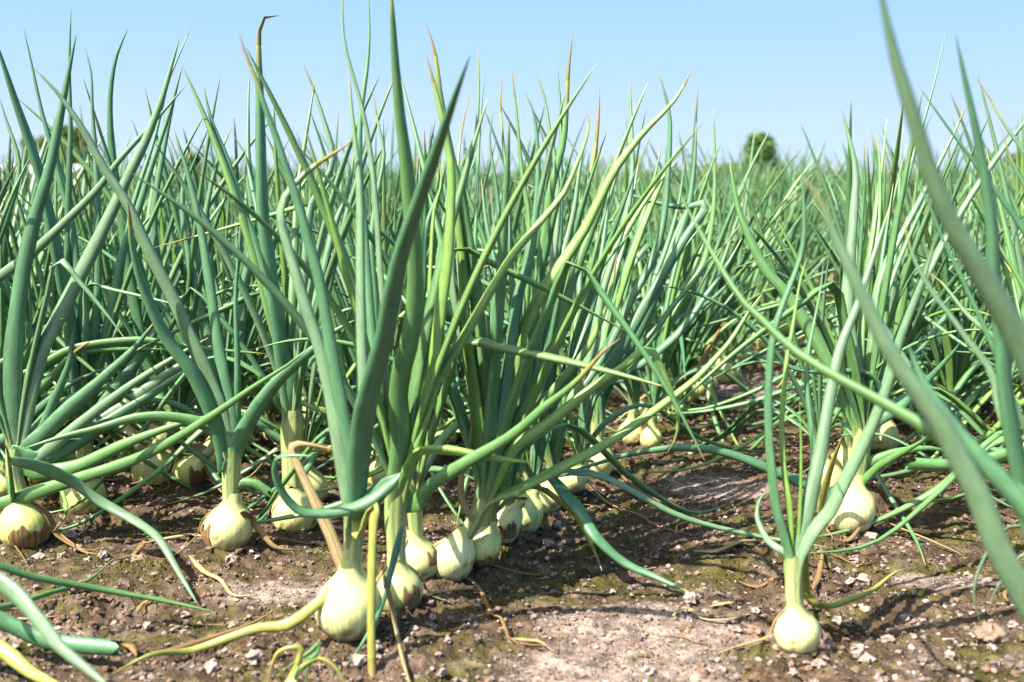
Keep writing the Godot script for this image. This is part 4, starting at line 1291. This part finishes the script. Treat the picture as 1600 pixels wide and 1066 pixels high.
# ------------------------------------------------------------------ stones, crumbs and dry scraps
func build_litter() -> void:
	var r := RandomNumberGenerator.new()
	r.seed = 55
	rng.seed = 56
	var gm := lump_mesh(5, 0, 0.8, Color(0.85, 0.85, 0.85), Color(1, 1, 1))
	for pass_ in 2:
		var mm := MultiMesh.new()
		mm.transform_format = MultiMesh.TRANSFORM_3D
		mm.use_colors = true
		mm.mesh = gm
		var n := 22000 if pass_ == 0 else 9000
		mm.instance_count = n
		var i := 0
		while i < n:
			var d := 1.0 + 2.6 * pow(r.randf(), 1.5)
			var x := r.randf_range(-0.5 * d, 0.5 * d)
			var dens := 0.35 + 0.65 * clampf(0.5 + 1.2 * n_patch.get_noise_2d(x * 160.0 + 70.0 * pass_, d * 160.0), 0.0, 1.0)
			if pass_ == 1:
				dens *= 0.25 + 0.75 * row_nearness(x, d)
			if r.randf() > dens:
				continue
			var s := 0.0014 + 0.0075 * pow(r.randf(), 4.0)
			var c: Color
			if pass_ == 0:
				c = Color(0.20, 0.152, 0.135).lerp(Color(0.10, 0.085, 0.08), r.randf())
				if r.randf() < 0.14:
					c = Color(0.29, 0.235, 0.22)
			else:
				s *= 1.25
				c = Color(0.085, 0.055, 0.036).lerp(Color(0.15, 0.10, 0.072), r.randf())
				if r.randf() < 0.08:
					c = Color(0.085, 0.08, 0.025)
			var b := Basis.from_euler(Vector3(r.randf() * TAU, r.randf() * TAU, r.randf() * TAU)).scaled(Vector3(1, r.randf_range(0.55, 0.9), 1) * s)
			mm.set_instance_transform(i, Transform3D(b, Vector3(x, gh(x, d) + s * 0.12, -d)))
			mm.set_instance_color(i, c)
			i += 1
		var o := MultiMeshInstance3D.new()
		o.name = "gravel" if pass_ == 0 else "soil_crumbs"
		o.multimesh = mm
		o.material_override = M.stone
		add_child(o)
		if pass_ == 0:
			tag(o, "fine pale gravel strewn over the brown soil", "gravel", "", "stuff")
		else:
			tag(o, "dark brown crumbs of soil lying along the onion rows", "soil crumbs", "", "stuff")
	# single stones large enough to pick out
	var forms: Array = []
	for k in 6:
		forms.append(lump_mesh(60 + k, 1, 0.85, Color(0.17, 0.13, 0.117), Color(0.25, 0.205, 0.19)))
	var stones := [[60, 868, 20], [95, 866, 15], [160, 869, 19], [112, 838, 25], [137, 846, 18], [360, 893, 20], [288, 958, 17], [365, 972, 17], [395, 1030, 32], [330, 1050, 26], [560, 1040, 26],
		[572, 1000, 18], [648, 990, 12], [676, 973, 14], [672, 956, 12], [723, 990, 10], [690, 1056, 20], [856, 860, 17], [870, 827, 18], [1078, 946, 26], [1014, 970, 13], [897, 975, 12], [1090, 932, 15], [1118, 949, 11],
		[1350, 905, 24], [1310, 972, 20], [1352, 946, 18], [1340, 1020, 24], [1353, 1032, 26], [1387, 1000, 22], [1280, 1045, 22], [1372, 1060, 18], [1310, 888, 18], [1443, 973, 14], [1415, 962, 14], [1490, 943, 15], [1583, 988, 16], [1512, 896, 16], [1360, 852, 20], [1410, 962, 10], [1484, 1027, 18], [1240, 1060, 16],
		[1335, 873, 16], [1128, 1040, 18], [1015, 1050, 22], [1330, 908, 14], [540, 1062, 18], [700, 1010, 12], [745, 945, 12], [840, 990, 11], [120, 855, 14], [230, 985, 16], [178, 973, 12], [455, 1010, 14], [1152, 985, 16], [1180, 965, 15], [1420, 855, 13], [1550, 1015, 18]]
	for q in stones:
		var p := on_level(q[0], q[1], 0.0)
		var s := px_size(q[2], -p.z)
		var o := solo("pebble", forms[r.randi_range(0, 5)], M.stone, Vector3(p.x, gh(p.x, -p.z) + s * 0.18, p.z))
		o.rotation = Vector3(r.randf() * 0.5, r.randf() * TAU, r.randf() * 0.5)
		o.scale = Vector3(s, s * r.randf_range(0.55, 0.8), s * r.randf_range(0.7, 1.0))
		tag(o, "pale angular pebble lying loose on the soil between the rows", "pebble", "pale pebbles on the soil")
	var clods := [[1273, 1022, 46, "rough grey brown clod stuck against the lone onion's bulb"], [1545, 1000, 44, "large crumbling clod beside a hollow under the slanting leaves"], [690, 905, 22, "dark crumbly clod wedged beside the smooth white bulb"], [445, 828, 30, "dark clod pressed between the two halves of the double bulb"], [1180, 985, 24, "flat mossy clod near a curled dry leaf on the path"], [215, 880, 26, "brown clod in the shade under a drooping leaf"], [120, 930, 22, "small clod beside a fallen green leaf"]]
	for q in clods:
		var p := on_level(q[0], q[1], 0.0)
		var s := px_size(q[2], -p.z)
		var o := solo("soil_clod", lump_mesh(90 + q[2], 5, 0.9, Color(0.10, 0.070, 0.050), Color(0.20, 0.15, 0.12)), M.stone, Vector3(p.x, gh(p.x, -p.z) + s * 0.2, p.z))
		o.scale = Vector3(s, s * 0.75, s)
		o.rotation.y = r.randf() * TAU
		tag(o, q[3], "clod")
	# dry scraps of leaf and stem on the soil
	scrap("thin twisted grey scrap curling away from the smooth white bulb", [705, 917, 735, 916, 752, 930, 768, 960, 785, 990, 800, 1003, 862, 1020], 9, "t")
	scrap("wide pinkish dried leaf trailing from the teardrop bulb", [322, 840, 300, 838, 285, 850, 250, 852, 215, 858], 11, "c")
	scrap("brown rolled scrap beside the end of a drooping leaf", [232, 843, 210, 862, 190, 878, 182, 886], 9, "t")
	scrap("pale papery strip lying below the teardrop bulb", [297, 892, 320, 905, 345, 920, 365, 932, 400, 936], 12, "c")
	scrap("crumpled tan leaf end lying at a cut green leaf", [184, 1018, 195, 1012, 206, 1020, 214, 1036], 22, "t", 0.012)
	scrap("tan shrivelled leaf laid over a pale yellow one", [240, 1044, 290, 1020, 340, 1002, 400, 985, 440, 968], 12, "t", 0.014)
	scrap("orange brown stem fallen from the row across the path", [955, 728, 985, 760, 1005, 775, 1050, 795], 8, "t")
	scrap("long grey straw lying on the shaded side of the path", [905, 775, 950, 790, 1000, 815, 1030, 830, 1095, 848], 6, "t")
	scrap("straw coloured leaf with frayed end pointing at the lone onion", [1083, 874, 1120, 872, 1160, 862, 1200, 850], 10, "c")
	scrap("curled dry leaf on the pale sand patch", [1060, 976, 1052, 970, 1075, 958, 1100, 970, 1145, 975, 1200, 950], 7, "c")
	scrap("dry leaf bent in a hook by the path", [1110, 952, 1130, 950, 1142, 956, 1150, 948], 8, "c")
	scrap("dark shrivelled leaf beside the lone onion's neck", [1155, 915, 1185, 920, 1210, 915, 1232, 905], 9, "t")
	scrap("pinkish dead leaf hanging behind the lone onion", [1270, 925, 1280, 905, 1284, 880, 1278, 862], 12, "t", 0.01)
	scrap("thin reddish stalk lying among stones behind the lone onion", [1285, 868, 1310, 873, 1340, 880, 1370, 878], 5, "t")
	scrap("short straw scrap in the foreground shade", [800, 1002, 820, 1005, 845, 1012, 864, 1022], 9, "c")
	scrap("pink curled skin near the fallen green leaf", [214, 960, 225, 945, 240, 944, 232, 952], 9, "t")
	scrap("dry root strand under the yellow green bulb", [12, 840, 22, 860, 35, 880, 48, 893], 5, "t")
	scrap("curled dry skin beside the hollow at the clod", [1575, 945, 1570, 935, 1585, 925, 1590, 920], 8, "t")
	scrap("tan strip under the leafy white bulb", [1300, 862, 1325, 858, 1345, 848, 1358, 825], 8, "t", 0.01)
	for k in 26:
		var d := r.randf_range(1.1, 2.6)
		var x := r.randf_range(-0.45 * d, 0.45 * d)
		var a := r.randf() * TAU
		var ln := r.randf_range(0.02, 0.08)
		var path := PackedVector3Array()
		for j in 5:
			var t := (j / 4.0 - 0.5) * ln
			var p := Vector3(cos(a) * t + 0.15 * ln * sin(j * 1.9 + k), 0, sin(a) * t)
			p.y = gh(x + p.x, d - p.z) - gh(x, d) + 0.003
			path.append(p)
		var o := solo("straw", leaf_mesh(smooth_path(path, 10), r.randf_range(0.002, 0.005), Vector3.UP, TONE["t"].lerp(TONE["c"], r.randf()), {"tip": 0.0, "pale": 0.001, "flat": 0.3, "foot": 0.4}, 5), M.dry, Vector3(x, gh(x, d), -d))
		tag(o, "short straw coloured scrap of dead leaf on the soil", "straw", "straw scraps on the soil")
